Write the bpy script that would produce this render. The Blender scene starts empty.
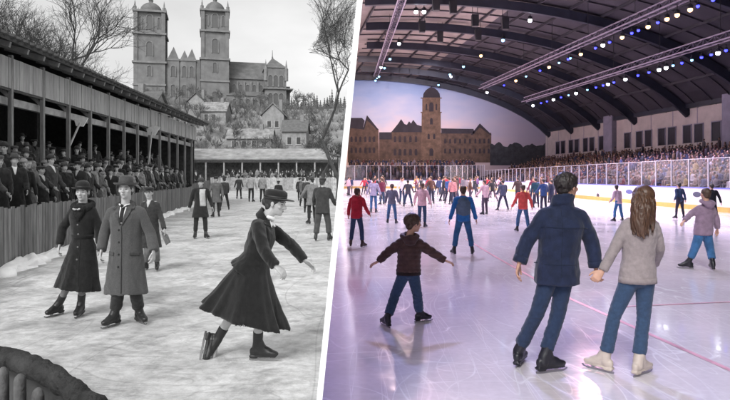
import bpy, math, random
import numpy as np
from mathutils import Vector, Matrix, noise
from mathutils.bvhtree import BVHTree

V = Vector
PI = math.pi
sc = bpy.context.scene
col = sc.collection
RNG = random.Random(7)

# ------------------------------------------------------------------ camera frame
F, HV, HC = 600.0, 177.0, 1.75          # focal (photo px), horizon row, eye height


def X(u, Y): return (u - 365.0) / F * Y
def Z(v, Y): return HC + (HV - v) / F * Y
def P(u, v, Y): return V((X(u, Y), Y, Z(v, Y)))


def G(u, v, z=0.0):                      # point of the ice under a picture position
    Y = (HC - z) * F / (v - HV)
    return V((X(u, Y), Y, z))


def lin(c):
    c = c / 255.0
    return c / 12.92 if c <= 0.04045 else ((c + 0.055) / 1.055) ** 2.4


def part_x(Y, z): return -0.0385 * Y + 0.101 * (z - HC)     # dividing line


# ------------------------------------------------------------------ materials
MATS = {}


def mat(name, color, rough=0.8, var=0.25, scale=6.0, bump=0.0, bscale=60.0, metal=0.0,
        stretch=(1, 1, 1), sheen=0.0, coat=0.0, spec=None, island=0.0, detail=6.0):
    """Principled material with noise colour variation and noise bump."""
    if name in MATS: return MATS[name]
    if isinstance(color, (int, float)): color = (color, color, color)
    m = bpy.data.materials.new(name); m.use_nodes = True
    nt = m.node_tree; b = nt.nodes['Principled BSDF']
    b.inputs['Roughness'].default_value = rough
    b.inputs['Metallic'].default_value = metal
    if spec is not None: b.inputs['Specular IOR Level'].default_value = spec
    if sheen: b.inputs['Sheen Weight'].default_value = sheen
    if coat: b.inputs['Coat Weight'].default_value = coat
    tc = nt.nodes.new('ShaderNodeTexCoord')
    mp = nt.nodes.new('ShaderNodeMapping'); mp.inputs['Scale'].default_value = stretch
    nt.links.new(tc.outputs['Object'], mp.inputs['Vector'])
    n = nt.nodes.new('ShaderNodeTexNoise'); n.inputs['Scale'].default_value = scale
    n.inputs['Detail'].default_value = detail; n.inputs['Roughness'].default_value = 0.6
    nt.links.new(mp.outputs[0], n.inputs['Vector'])
    r = nt.nodes.new('ShaderNodeValToRGB')
    r.color_ramp.elements[0].position = 0.3; r.color_ramp.elements[1].position = 0.72
    lo = [max(0, c * (1 - var)) for c in color]; hi = [min(1, c * (1 + var)) for c in color]
    r.color_ramp.elements[0].color = (*lo, 1); r.color_ramp.elements[1].color = (*hi, 1)
    nt.links.new(n.outputs['Fac'], r.inputs['Fac'])
    out = r.outputs['Color']
    if island:
        g = nt.nodes.new('ShaderNodeNewGeometry')
        mr = nt.nodes.new('ShaderNodeMapRange'); mr.inputs[3].default_value = 1 - island; mr.inputs[4].default_value = 1 + island
        nt.links.new(g.outputs['Random Per Island'], mr.inputs[0])
        mx = nt.nodes.new('ShaderNodeVectorMath'); mx.operation = 'SCALE'
        nt.links.new(out, mx.inputs[0]); nt.links.new(mr.outputs[0], mx.inputs['Scale'])
        out = mx.outputs[0]
    nt.links.new(out, b.inputs['Base Color'])
    if bump:
        n2 = nt.nodes.new('ShaderNodeTexNoise'); n2.inputs['Scale'].default_value = bscale
        n2.inputs['Detail'].default_value = 4
        nt.links.new(mp.outputs[0], n2.inputs['Vector'])
        bp = nt.nodes.new('ShaderNodeBump'); bp.inputs['Strength'].default_value = bump
        bp.inputs['Distance'].default_value = 0.02
        nt.links.new(n2.outputs['Fac'], bp.inputs['Height'])
        nt.links.new(bp.outputs[0], b.inputs['Normal'])
    MATS[name] = m
    return m


def emit(name, color, strength):
    m = bpy.data.materials.new(name); m.use_nodes = True
    b = m.node_tree.nodes['Principled BSDF']
    b.inputs['Base Color'].default_value = (*color, 1)
    b.inputs['Emission Color'].default_value = (*color, 1)
    b.inputs['Emission Strength'].default_value = strength
    return m


def cloth(name, color, **k):
    k = {**dict(rough=0.9, var=0.3, scale=9, bump=0.35, bscale=140, sheen=0.15, spec=0.2), **k}
    return mat(name, color, **k)


# ------------------------------------------------------------------ mesh builder
class MB:
    def __init__(s): s.v = []; s.f = []; s.m = []; s.mi = 0

    def add(s, vs, fs):
        o = len(s.v); s.v.extend(tuple(p) for p in vs)
        for f in fs: s.f.append(tuple(i + o for i in f)); s.m.append(s.mi)
        return s

    def loft(s, rings, n=14, cap=True, fold=None, sup=2.0, closed_path=False):
        """rings: (center, A, B) semi-axis vectors"""
        vs = []; fs = []
        for k, (c, A, B) in enumerate(rings):
            for i in range(n):
                a = 2 * PI * i / n; ca, sa = math.cos(a), math.sin(a)
                if sup != 2.0:
                    ca = math.copysign(abs(ca) ** (2 / sup), ca); sa = math.copysign(abs(sa) ** (2 / sup), sa)
                q = 1.0 if fold is None else fold(k / (len(rings) - 1), a)
                vs.append(c + A * (ca * q) + B * (sa * q))
        m = len(rings)
        for k in range(m - 1):
            for i in range(n):
                j = (i + 1) % n
                fs.append((k * n + i, k * n + j, (k + 1) * n + j, (k + 1) * n + i))
        if cap:
            vs.append(rings[0][0]); vs.append(rings[-1][0]); a0, a1 = len(vs) - 2, len(vs) - 1
            for i in range(n):
                j = (i + 1) % n
                fs.append((a0, j, i)); fs.append((a1, (m - 1) * n + i, (m - 1) * n + j))
        return s.add(vs, fs)

    def limb(s, pts, rads, n=12, sub=4, ref=None, flat=1.0, ends=(True, True)):
        pts = [V(p) for p in pts]
        P_, R_ = catmull(pts, rads, sub)
        rings = []; m = len(P_); prev = None
        for k in range(m):
            t = (P_[min(k + 1, m - 1)] - P_[max(k - 1, 0)])
            if t.length < 1e-9: t = V((0, 0, 1))
            t.normalize()
            if prev is None:
                r0 = V(ref) if ref is not None else (V((0, 1, 0)) if abs(t.y) < 0.9 else V((1, 0, 0)))
                a = r0 - t * r0.dot(t); a.normalize()
            else:
                a = prev - t * prev.dot(t); a.normalize()
            prev = a; b = t.cross(a); r = R_[k]
            if k == 0 and ends[0]:
                for q in (0.35, 0.8): rings.append((P_[k] - t * r * math.sqrt(1 - q * q) * 0.9, a * r * q, b * r * q * flat))
            rings.append((P_[k], a * r, b * r * flat))
            if k == m - 1 and ends[1]:
                for q in (0.8, 0.35): rings.append((P_[k] + t * r * math.sqrt(1 - q * q) * 0.9, a * r * q, b * r * q * flat))
        return s.loft(rings, n)

    def ell(s, c, A, B, C, n=14, m=9):
        c = V(c); rings = []
        for k in range(1, m):
            a = PI * k / m - PI / 2
            rings.append((c + C * math.sin(a), A * math.cos(a), B * math.cos(a)))
        rings = [(c - C, A * 0.02, B * 0.02)] + rings + [(c + C, A * 0.02, B * 0.02)]
        return s.loft(rings, n)

    def box(s, c, dx, dy, dz):
        c = V(c); dx, dy, dz = V(dx), V(dy), V(dz)
        vs = [c + dx * i + dy * j + dz * k for i in (-1, 1) for j in (-1, 1) for k in (-1, 1)]
        return s.add(vs, [(0, 1, 3, 2), (4, 6, 7, 5), (0, 4, 5, 1), (2, 3, 7, 6), (0, 2, 6, 4), (1, 5, 7, 3)])

    def abox(s, x0, x1, y0, y1, z0, z1):
        return s.box(((x0 + x1) / 2, (y0 + y1) / 2, (z0 + z1) / 2), ((x1 - x0) / 2, 0, 0), (0, (y1 - y0) / 2, 0), (0, 0, (z1 - z0) / 2))

    def bar(s, a, b, w, h, up=(0, 0, 1)):
        a, b = V(a), V(b); t = b - a; L = t.length; t.normalize(); up = V(up)
        sd = t.cross(up)
        if sd.length < 1e-6: sd = t.cross(V((1, 0, 0)))
        sd.normalize(); u2 = sd.cross(t)
        return s.box((a + b) / 2, t * L / 2, sd * w / 2, u2 * h / 2)

    def prism(s, outline, W):
        """outline: list of Vectors (closed polygon), W: extrusion vector"""
        n = len(outline); W = V(W); o = [V(p) for p in outline]
        vs = o + [p + W for p in o]
        fs = [tuple(range(n - 1, -1, -1)), tuple(range(n, 2 * n))]
        for i in range(n):
            j = (i + 1) % n; fs.append((i, j, n + j, n + i))
        return s.add(vs, fs)

    def tubes(s, segs, n=4):
        """segs: (a, b, ra, rb) quick open tubes"""
        for a, b, ra, rb in segs:
            t = (b - a)
            if t.length < 1e-6: continue
            t.normalize(); u = t.orthogonal().normalized(); w = t.cross(u)
            vs = []
            for c, r in ((a, ra), (b, rb)):
                for i in range(n):
                    q = 2 * PI * i / n; vs.append(c + u * (math.cos(q) * r) + w * (math.sin(q) * r))
            s.add(vs, [(i, (i + 1) % n, n + (i + 1) % n, n + i) for i in range(n)])
        return s

    def lathe(s, c, prof, n=24, ax=(0, 0, 1), A=(1, 0, 0), B=(0, 1, 0)):
        c, ax, A, B = V(c), V(ax), V(A), V(B)
        return s.loft([(c + ax * z, A * max(r, 1e-4), B * max(r, 1e-4)) for r, z in prof], n)

    def mesh(s, name, mats, smooth=True):
        me = bpy.data.meshes.new(name)
        me.from_pydata(s.v, [], s.f)
        for m in (mats if isinstance(mats, (list, tuple)) else [mats]): me.materials.append(m)
        if any(s.m): me.polygons.foreach_set('material_index', s.m)
        if smooth: me.polygons.foreach_set('use_smooth', [True] * len(me.polygons))
        me.update()
        return me

    def build(s, name, mats, parent=None, loc=None, smooth=False):
        return link(name, s.mesh(name, mats, smooth), parent, loc)


def link(name, me, parent=None, loc=None):
    o = bpy.data.objects.new(name, me); col.objects.link(o)
    if parent is not None: o.parent = parent
    if loc is not None: o.location = loc
    return o


def catmull(pts, rads, sub):
    n = len(pts)
    if n < 3 or sub < 2:
        if n == 2 and sub > 1:
            return [pts[0].lerp(pts[1], i / sub) for i in range(sub + 1)], [rads[0] + (rads[1] - rads[0]) * i / sub for i in range(sub + 1)]
        return pts, rads
    P_, R_ = [], []
    for i in range(n - 1):
        p0 = pts[max(i - 1, 0)]; p1 = pts[i]; p2 = pts[i + 1]; p3 = pts[min(i + 2, n - 1)]
        for k in range(sub):
            t = k / sub
            a = p1 * 2; b = (p2 - p0); c = p0 * 2 - p1 * 5 + p2 * 4 - p3; d = -p0 + p1 * 3 - p2 * 3 + p3
            q = (a + b * t + c * t * t + d * t * t * t) * 0.5
            P_.append(q.lerp(p1.lerp(p2, t), 0.35)); R_.append(rads[i] + (rads[i + 1] - rads[i]) * t)
    P_.append(pts[-1]); R_.append(rads[-1])
    return P_, R_


def remesh(mb, name, voxel, mats, smooth=2, wr=None):
    """union of the builder's closed shells as ONE skin; wr(p, n) -> displacement along the normal"""
    me = mb.mesh(name + '_src', mats)
    o = bpy.data.objects.new(name + '_tmp', me); col.objects.link(o)
    r = o.modifiers.new('r', 'REMESH'); r.mode = 'VOXEL'; r.voxel_size = voxel
    if smooth:
        sm = o.modifiers.new('s', 'SMOOTH'); sm.factor = 0.5; sm.iterations = smooth
    dg = bpy.context.evaluated_depsgraph_get()
    new = bpy.data.meshes.new_from_object(o.evaluated_get(dg))
    bpy.data.objects.remove(o); bpy.data.meshes.remove(me)
    new.name = name
    new.materials.clear()
    for m in (mats if isinstance(mats, (list, tuple)) else [mats]): new.materials.append(m)
    new.polygons.foreach_set('material_index', [0] * len(new.polygons))
    if wr is not None:
        n = len(new.vertices)
        co = np.empty(n * 3); no = np.empty(n * 3)
        new.vertices.foreach_get('co', co); new.vertices.foreach_get('normal', no)
        co = co.reshape(-1, 3); no = no.reshape(-1, 3)
        d = np.array([wr(p) for p in co.tolist()])
        co += no * d[:, None]
        new.vertices.foreach_set('co', co.ravel())
    new.polygons.foreach_set('use_smooth', [True] * len(new.polygons))
    new.update()
    return new


def tag(o, label=None, cat=None, group=None, kind=None):
    if label: o['label'] = label
    if cat: o['category'] = cat
    if group: o['group'] = group
    if kind: o['kind'] = kind
    return o


def empty(name, loc=(0, 0, 0), label=None, cat=None, group=None):
    o = bpy.data.objects.new(name, None); col.objects.link(o); o.location = loc
    o.empty_display_size = 0.2
    return tag(o, label, cat, group)


def copy_tree(o, parent=None):
    c = o.copy(); col.objects.link(c)
    if parent is not None: c.parent = parent
    for ch in list(o.children): copy_tree(ch, c)
    return c


def setmat(o, m, slot=0):
    o.material_slots[slot].link = 'OBJECT'; o.material_slots[slot].material = m
# ------------------------------------------------------------------ people
UP = V((0, 0, 1))


def wrinkle(amp, sx=13, sz=10, seed=0.0):
    def f(p):
        q = V((p[0] * sx + seed, p[1] * sx, p[2] * sz))
        w = noise.noise(q * 0.45) * 1.3
        a = 1 - 2 * abs(noise.noise(q + V((w, w, -w))))
        return amp * (0.75 * a + 0.5 * noise.noise(q * 2.3))
    return f


def denim(J, amp, seed=0.0):
    w = wrinkle(1.0, 12, 26, seed); kz = [J['knL'], J['knR']]; az = [J['anL'], J['anR']]

    def f(p):
        q = V(p); d1 = min((q - k).length for k in kz); d2 = min((q - a - V((0, 0, 0.1))).length for a in az)
        return amp * w(p) * (0.45 + 1.0 * math.exp(-(d1 / 0.11) ** 2) + 1.25 * math.exp(-(d2 / 0.13) ** 2))
    return f


def quilt(period, amp):
    w = wrinkle(amp * 0.6, 16, 14)
    return lambda p: amp * (abs(math.sin(p[2] * PI / period + 0.35 * p[0])) ** 0.6 - 0.7) * 1.4 + w(p)


def pose(h=1.75, stance=0.11, step=(0, 0), armL=(12, 4, 12), armR=(12, 4, 12), lean=0.0, skate=True, turn=0.0, cycle=0.0):
    """joints of a standing figure facing -y, feet on z=0 (skate: lifted by the blade). arm = (out, forward, elbow bend) in degrees.
    'L' is the -x side, 'R' the +x side (as the camera sees a person facing it)."""
    lift = 0.05 if skate else 0.0
    J = {}; H = h
    hip = 0.515 * H + lift; sh = 0.815 * H + lift
    ly = -math.sin(math.radians(lean))
    drop = 0.0
    J['pel'] = V((0, 0, hip))
    sm = V((0, ly * (sh - hip), hip + (sh - hip) * math.cos(math.radians(lean))))
    ax = (sm - J['pel']).normalized()
    for sd, sx, arm, st in (('L', -1, armL, step[0]), ('R', 1, armR, step[1])):
        J['sh' + sd] = sm + V((sx * 0.105 * H, 0, 0))
        o, f, b = [math.radians(q) for q in arm]
        d = V((sx * math.sin(o), -math.sin(f), -math.cos(o) * math.cos(f))).normalized()
        J['el' + sd] = J['sh' + sd] + d * 0.175 * H
        d2 = (d + V((sx * 0.12 * math.sin(o) - sx * 0.25 * math.sin(b), -math.sin(b), 0.25 * math.sin(b)))).normalized()
        J['wr' + sd] = J['el' + sd] + d2 * 0.15 * H
        J['hip' + sd] = J['pel'] + V((sx * 0.052 * H, 0, 0))
        an = V((sx * stance * H * 0.5 + 0.0, -st, 0.05 * H + lift))
        J['an' + sd] = an
        mid = (J['hip' + sd] + an) / 2
        J['kn' + sd] = mid + V((sx * 0.008, -0.025 - 0.25 * abs(st) * (1 if st > 0 else 0.3), 0.0))
        J['toe' + sd] = V((sx * 0.35, -1, -0.0))
    J['neck'] = sm + ax * 0.035 * H
    J['head'] = sm + ax * 0.118 * H + V((0, -0.015, 0))
    J['hf'] = V((math.sin(math.radians(turn)), -math.cos(math.radians(turn)), 0))
    J['tf'] = V((0, -1, 0)); J['S'] = h / 1.75
    return J


def frame(J):
    S = J['S']; pel = J.get('pel') or (J['hipL'] + J['hipR']) / 2
    sm = (J['shL'] + J['shR']) / 2
    ax = (sm - pel); L = ax.length; ax.normalize()
    return S, pel, sm, ax, L


def torso_rings(J, prof, hemdir=None):
    """prof: (s, a, b[, shift_fwd]) s=0 pelvis, 1 shoulders, metres at S=1; s<0 hangs along hemdir (in m)"""
    S, pel, sm, ax, L = frame(J)
    s1 = (J['shR'] - J['shL']).normalized(); s0 = (J['hipR'] - J['hipL'])
    s0 = s0.normalized() if s0.length > 1e-4 else s1
    if s0.dot(s1) < 0: s0 = -s0
    hd = V(hemdir).normalized() if hemdir is not None else -UP
    rings = []
    for pr in prof:
        s, a, b = pr[0], pr[1], pr[2]; sf = pr[3] if len(pr) > 3 else 0
        if s < 0:
            c = pel + hd * (-s) * S; axx = -hd; sv = s0
        elif s <= 1: c = pel + ax * (s * L); axx = ax if s > 0.2 else (ax * s * 5 - hd * (1 - s * 5)).normalized(); sv = s0.lerp(s1, s)
        else: c = sm + ax * ((s - 1) * S); axx = ax; sv = s1
        fw = sv.cross(axx); fw.normalize()
        if fw.dot(J['tf']) < 0: fw = -fw
        sv2 = fw.cross(axx).normalized()
        if sv2.dot(sv) < 0: sv2 = -sv2
        rings.append((c + fw * (sf * S), sv2 * (a * S), fw * (b * S)))
    return rings


def hand(mb, w, d, n, t, S, curl=0.35, fingers=True, spread=0.06):
    """w wrist, d towards the finger tips, n palm side (fingers curl to it), t thumb side"""
    d = V(d).normalized(); t = V(t); t = (t - d * t.dot(d)).normalized(); n2 = d.cross(t)
    if n2.dot(V(n)) < 0: n2 = -n2
    n = n2
    mb.loft([(w - d * 0.03 * S, t * 0.026 * S, n * 0.02 * S), (w, t * 0.027 * S, n * 0.018 * S), (w + d * 0.03 * S, t * 0.036 * S, n * 0.017 * S),
             (w + d * 0.065 * S, t * 0.041 * S, n * 0.015 * S), (w + d * 0.09 * S, t * 0.039 * S, n * 0.012 * S), (w + d * 0.098 * S, t * 0.03 * S, n * 0.007 * S)], 12)
    if not fingers:
        mb.limb([w + d * 0.08 * S, w + d * 0.12 * S + n * 0.012 * S, w + d * 0.16 * S + n * 0.04 * S], [0.03 * S, 0.03 * S, 0.02 * S], 8, 2, ref=t, flat=0.45)
        mb.limb([w + d * 0.03 * S + t * 0.03 * S, w + d * 0.07 * S + t * 0.055 * S, w + d * 0.1 * S + t * 0.055 * S + n * 0.01 * S], [0.012 * S, 0.011 * S, 0.009 * S], 7, 2)
        return
    for off, ln, dc in ((0.031, 0.074, 0.0), (0.0105, 0.083, 0.05), (-0.0105, 0.078, 0.12), (-0.031, 0.06, 0.2)):
        p = w + d * (0.088 - abs(off) * 0.18) * S + t * off * S
        pts = [p - d * 0.02 * S, p]; ang = 0.0
        dd = (d + t * off * spread * 60 * 0.05).normalized()
        for k, fr in enumerate((0.45, 0.31, 0.24)):
            ang += (curl + dc) * (0.8, 1.1, 0.8)[k]
            p = p + (dd * math.cos(ang) + n * math.sin(ang)) * ln * fr * S
            pts.append(p)
        mb.limb(pts, [0.0095 * S, 0.0095 * S, 0.009 * S, 0.0082 * S, 0.0072 * S], 8, 2)
    p = w + d * 0.022 * S + t * 0.027 * S
    q1 = p + (d * 0.72 + t * 0.65 + n * 0.2).normalized() * 0.038 * S
    q2 = q1 + (d * 0.92 + t * 0.25 + n * 0.3).normalized() * 0.032 * S
    q3 = q2 + (d * 0.92 + n * 0.4).normalized() * 0.022 * S
    mb.limb([p - d * 0.01 * S - t * 0.01 * S, p, q1, q2, q3], [0.014 * S, 0.0135 * S, 0.0115 * S, 0.0105 * S, 0.008 * S], 8, 2)


def head_axes(J):
    f = V(J['hf']).normalized(); u = V(J.get('hu', (0, 0, 1))); u = (u - f * u.dot(f)).normalized(); s = f.cross(u)
    return f, u, s


def add_head(mb, J, k=1.0):
    f, u, s = head_axes(J); S = J['S'] ** 0.5 * 1.0 * k; c = J['head']
    e = mb.ell
    e(c + u * 0.028 * S - f * 0.008 * S, s * 0.074 * S, f * 0.094 * S, u * 0.086 * S, 18, 12)
    mb.loft([(c + u * 0.03 * S + f * 0.02 * S, s * 0.068 * S, f * 0.068 * S), (c - u * 0.02 * S + f * 0.022 * S, s * 0.064 * S, f * 0.068 * S),
             (c - u * 0.06 * S + f * 0.026 * S, s * 0.054 * S, f * 0.062 * S), (c - u * 0.09 * S + f * 0.034 * S, s * 0.038 * S, f * 0.048 * S),
             (c - u * 0.108 * S + f * 0.042 * S, s * 0.02 * S, f * 0.03 * S)], 16)
    e(c - u * 0.093 * S + f * 0.07 * S, s * 0.017 * S, f * 0.016 * S, u * 0.014 * S, 8, 6)          # chin
    mb.limb([c + u * 0.018 * S + f * 0.084 * S, c - u * 0.005 * S + f * 0.096 * S, c - u * 0.026 * S + f * 0.108 * S], [0.009 * S, 0.011 * S, 0.0135 * S], 8, 2)
    for sg in (-1, 1):
        e(c + s * sg * 0.013 * S - u * 0.03 * S + f * 0.096 * S, s * 0.009 * S, f * 0.01 * S, u * 0.008 * S, 6, 5)
        e(c + s * sg * 0.077 * S - u * 0.006 * S - f * 0.004 * S, s * 0.009 * S, (f * 0.018 - u * 0.004) * S, u * 0.031 * S, 8, 6)
        e(c + s * sg * 0.03 * S + u * 0.026 * S + f * 0.08 * S, s * 0.024 * S, f * 0.011 * S, u * 0.008 * S, 8, 6)
        e(c + s * sg * 0.042 * S - u * 0.022 * S + f * 0.066 * S, s * 0.022 * S, f * 0.016 * S, u * 0.018 * S, 8, 6)
    e(c - u * 0.055 * S + f * 0.088 * S, s * 0.024 * S, f * 0.009 * S, u * 0.006 * S, 8, 6)
    e(c - u * 0.066 * S + f * 0.086 * S, s * 0.02 * S, f * 0.009 * S, u * 0.006 * S, 8, 6)


def paint_face(me, J, k=1.0):
    """material slots: 0 skin, 1 eye, 2 brow, 3 lips"""
    f, u, s = head_axes(J); S = J['S'] ** 0.5 * k; c = J['head']
    n = len(me.polygons); co = np.empty(n * 3); me.polygons.foreach_get('center', co); co = co.reshape(-1, 3)
    q = (co - np.array(c)) / S
    x = np.abs(q @ np.array(s)); y = q @ np.array(f); z = q @ np.array(u)
    mi = np.zeros(n, dtype=np.int32)
    front = y > 0.05
    mi[front & (((x - 0.032) / 0.0125) ** 2 + ((z - 0.005) / 0.006) ** 2 < 1)] = 1
    mi[front & (((x - 0.033) / 0.022) ** 2 + ((z - 0.028) / 0.0055) ** 2 < 1)] = 2
    mi[front & ((x / 0.022) ** 2 + ((z + 0.060) / 0.0065) ** 2 < 1)] = 3
    me.polygons.foreach_set('material_index', mi)


def make_body(J, mats, voxel=0.006, fingers=True, kids=1.0, hands=None, arms=True, legs=True, slim=0.80):
    S, pel, sm, ax, L = frame(J); mb = MB()
    R = lambda *r: [q * S * slim for q in r]
    tk = lambda pr: [(p[0], p[1] * slim, p[2] * slim) for p in pr]
    mb.loft(torso_rings(J, tk([(-0.09, 0.05, 0.05), (-0.06, 0.12, 0.085), (0.0, 0.145, 0.095), (0.25, 0.125, 0.085), (0.5, 0.125, 0.088), (0.75, 0.145, 0.095),
                            (0.92, 0.14, 0.08), (1.0, 0.10, 0.06), (1.04, 0.05, 0.045)])), 16)
    f, u, s = head_axes(J)
    mb.limb([sm - ax * 0.04 * S, J['neck'] + ax * 0.0, J['head'] - u * 0.05 * S - f * 0.01 * S, J['head'] - f * 0.01 * S], [q * S for q in (0.062, 0.056, 0.053, 0.053)], 14, 3)
    add_head(mb, J, kids)
    for sd in 'LR':
        if arms:
            a, e, w = J['sh' + sd], J['el' + sd], J['wr' + sd]
            mb.limb([sm.lerp(a, 0.6), a, e, w], R(0.045, 0.05, 0.038, 0.026), 10, 4)
            d, nn, t = (hands or {}).get(sd, (None, None, None)) if hands else (None, None, None)
            if d is None:
                d = (w - e).normalized(); nn = (pel - w); nn = nn - d * nn.dot(d); t = J['tf']
            hand(mb, w + V(d).normalized() * 0.01 * S, d, nn, t, S * (0.98 if kids == 1 else 0.95), J.get('curl' + sd, 0.3), fingers)
        if legs:
            mb.limb([J['hip' + sd] + ax * 0.02, J['hip' + sd], J['kn' + sd], J['an' + sd]], R(0.075, 0.08, 0.05, 0.035), 10, 4)
            td = V(J['toe' + sd]).normalized()
            mb.limb([J['an' + sd] - td * 0.02 * S, J['an' + sd] + td * 0.06 * S - UP * 0.03 * S, J['an' + sd] + td * 0.13 * S - UP * 0.05 * S], R(0.034, 0.034, 0.024), 8, 2)
    me = remesh(mb, 'body', voxel, mats, 2 if voxel < 0.01 else 1)
    if len(me.materials) >= 4: paint_face(me, J, kids)
    return me


COAT = {
    'long': [(-0.52, 0.245, 0.175), (-0.50, 0.248, 0.178), (-0.30, 0.225, 0.165), (-0.08, 0.195, 0.15), (0.0, 0.185, 0.145), (0.3, 0.172, 0.135), (0.55, 0.178, 0.137),
             (0.8, 0.188, 0.137), (0.93, 0.18, 0.115), (1.0, 0.15, 0.09), (1.03, 0.105, 0.075), (1.065, 0.075, 0.068)],
    'dress': [(-0.54, 0.29, 0.215), (-0.52, 0.288, 0.215), (-0.30, 0.235, 0.18), (-0.10, 0.19, 0.15), (0.05, 0.165, 0.13), (0.28, 0.128, 0.107), (0.5, 0.142, 0.118, 0.006),
              (0.75, 0.16, 0.125, 0.012), (0.93, 0.155, 0.1), (1.0, 0.13, 0.082), (1.03, 0.095, 0.072), (1.065, 0.07, 0.065)],
    'parka': [(-0.17, 0.195, 0.145), (-0.15, 0.197, 0.147), (0.0, 0.19, 0.143), (0.25, 0.175, 0.135), (0.5, 0.18, 0.138), (0.78, 0.196, 0.14), (0.93, 0.188, 0.118),
              (1.0, 0.152, 0.095), (1.035, 0.105, 0.082), (1.07, 0.085, 0.078)],
    'jacket': [(-0.07, 0.178, 0.13), (-0.05, 0.182, 0.135), (0.05, 0.185, 0.138), (0.3, 0.172, 0.132), (0.55, 0.175, 0.134), (0.8, 0.184, 0.134), (0.93, 0.175, 0.112),
               (1.0, 0.14, 0.09), (1.03, 0.1, 0.076), (1.065, 0.078, 0.07)],
    'sweater': [(-0.06, 0.162, 0.122), (-0.04, 0.164, 0.124), (0.1, 0.158, 0.118), (0.3, 0.14, 0.106), (0.55, 0.142, 0.112), (0.78, 0.154, 0.115), (0.93, 0.15, 0.098),
                (1.0, 0.125, 0.08), (1.03, 0.09, 0.068), (1.05, 0.065, 0.06)],
}


def make_coat(J, kind, m, voxel=0.011, sleeve=(0.07, 0.066, 0.055, 0.046), wr=None, hemdir=None, build=1.0, folds=None, hood=False, collar=False, prof=None, hemscale=1.0):
    S, pel, sm, ax, L = frame(J); mb = MB()
    pf = [(p[0] * (hemscale if p[0] < 0 else 1), p[1] * build, p[2] * build) + tuple(p[3:]) for p in (prof or COAT[kind])]
    rings = torso_rings(J, pf, hemdir)
    nlow = sum(1 for p in pf if p[0] < 0); nf = len(pf) - 1
    fold = None
    if folds:
        nfold, amp = folds
        lim = nlow / nf

        def fold(t, a): return 1 + amp * max(0, 1 - t / lim) ** 1.0 * (math.sin(nfold * a + 1.3) + 0.5 * math.sin((nfold * 2 - 3) * a))
    # hollow hem: an inner ring pushed up into the coat
    c0, A0, B0 = rings[0]
    rings2 = [(c0 + ax * 0.10 * S, A0 * 0.6, B0 * 0.6)] + rings if pf[0][0] < -0.12 else rings
    if fold and len(rings2) != len(rings):
        f0 = fold; fold = lambda t, a: f0(max(0, (t * len(rings) - 1) / (len(rings) - 1)), a)
    mb.loft(rings2, 36 if folds else 20, fold=fold, sup=2.15)
    for sd in 'LR':
        a, e, w = J['sh' + sd], J['el' + sd], J['wr' + sd]
        aa = a - ax * 0.025 * S
        mb.limb([sm.lerp(aa, 0.5) - ax * 0.02 * S, aa, e, w], [q * S * build for q in sleeve], 14, 5, ends=(True, False))
    if hood:
        f, u, s = head_axes(J); tf = V(J['tf'])
        c = J['neck'] - tf * 0.045 * S + UP * 0.0 * S
        for k in range(13):
            a = PI * 2 * k / 12
        ring = [c + J['tf'] * (0.105 * math.cos(q) * S) + (J['shR'] - J['shL']).normalized() * (0.115 * math.sin(q) * S) + UP * (0.03 * math.cos(q) * S - 0.0) for q in [2 * PI * i / 14 for i in range(15)]]
        mb.limb(ring, [0.036 * S] * 15, 8, 1)
        mb.ell(c - tf * 0.075 * S - UP * 0.05 * S, (J['shR'] - J['shL']).normalized() * 0.105 * S, tf * 0.05 * S, UP * 0.075 * S)
    if collar:
        c = J['neck'] + ax * 0.005 * S; sv = (J['shR'] - J['shL']).normalized(); tf = V(J['tf'])
        for i in range(14):
            pass
        tl = (ax - tf * 0.0 - tf * 0.25).normalized()
        rg_ = lambda z, r: (c + tl * z * S, sv * r * S, (tf * 0.93 * r - ax * 0.30 * r) * S)
        mb.loft([rg_(-0.05, 0.105), rg_(-0.01, 0.098), rg_(0.03, 0.094), rg_(0.045, 0.096), rg_(0.048, 0.088), rg_(0.03, 0.078), rg_(-0.05, 0.06)], 24)
    return remesh(mb, kind + '_garment', voxel * max(S, 0.75), m, 2, wr)


def make_trousers(J, m, voxel=0.011, rad=(0.096, 0.094, 0.068, 0.060), wr=None, top=0.12, hem=0.14, pel_=(0.165, 0.125)):
    S, pel, sm, ax, L = frame(J); mb = MB()
    a, b = pel_
    mb.loft(torso_rings(J, [(-0.10, 0.06, 0.06), (-0.07, a * 0.85, b * 0.85), (0.0, a, b), (top * 0.5 / 0.5, a * 0.94, b * 0.92), (top * 2, a * 0.88, b * 0.85)]), 18)
    for sd in 'LR':
        h, k, n = J['hip' + sd], J['kn' + sd], J['an' + sd]
        d = (n - k).normalized()
        n2 = n - d * (hem - 0.05) * S
        mb.limb([h + ax * 0.05 * S, h - UP * 0.03 * S, k, k.lerp(n2, 0.6), n2], [q * S for q in (rad[0], rad[1], rad[2], (rad[2] + rad[3]) / 2, rad[3])], 14, 5, ends=(True, False))
    return remesh(mb, 'trousers', voxel * max(S, 0.75), m, 2, wr)


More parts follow.
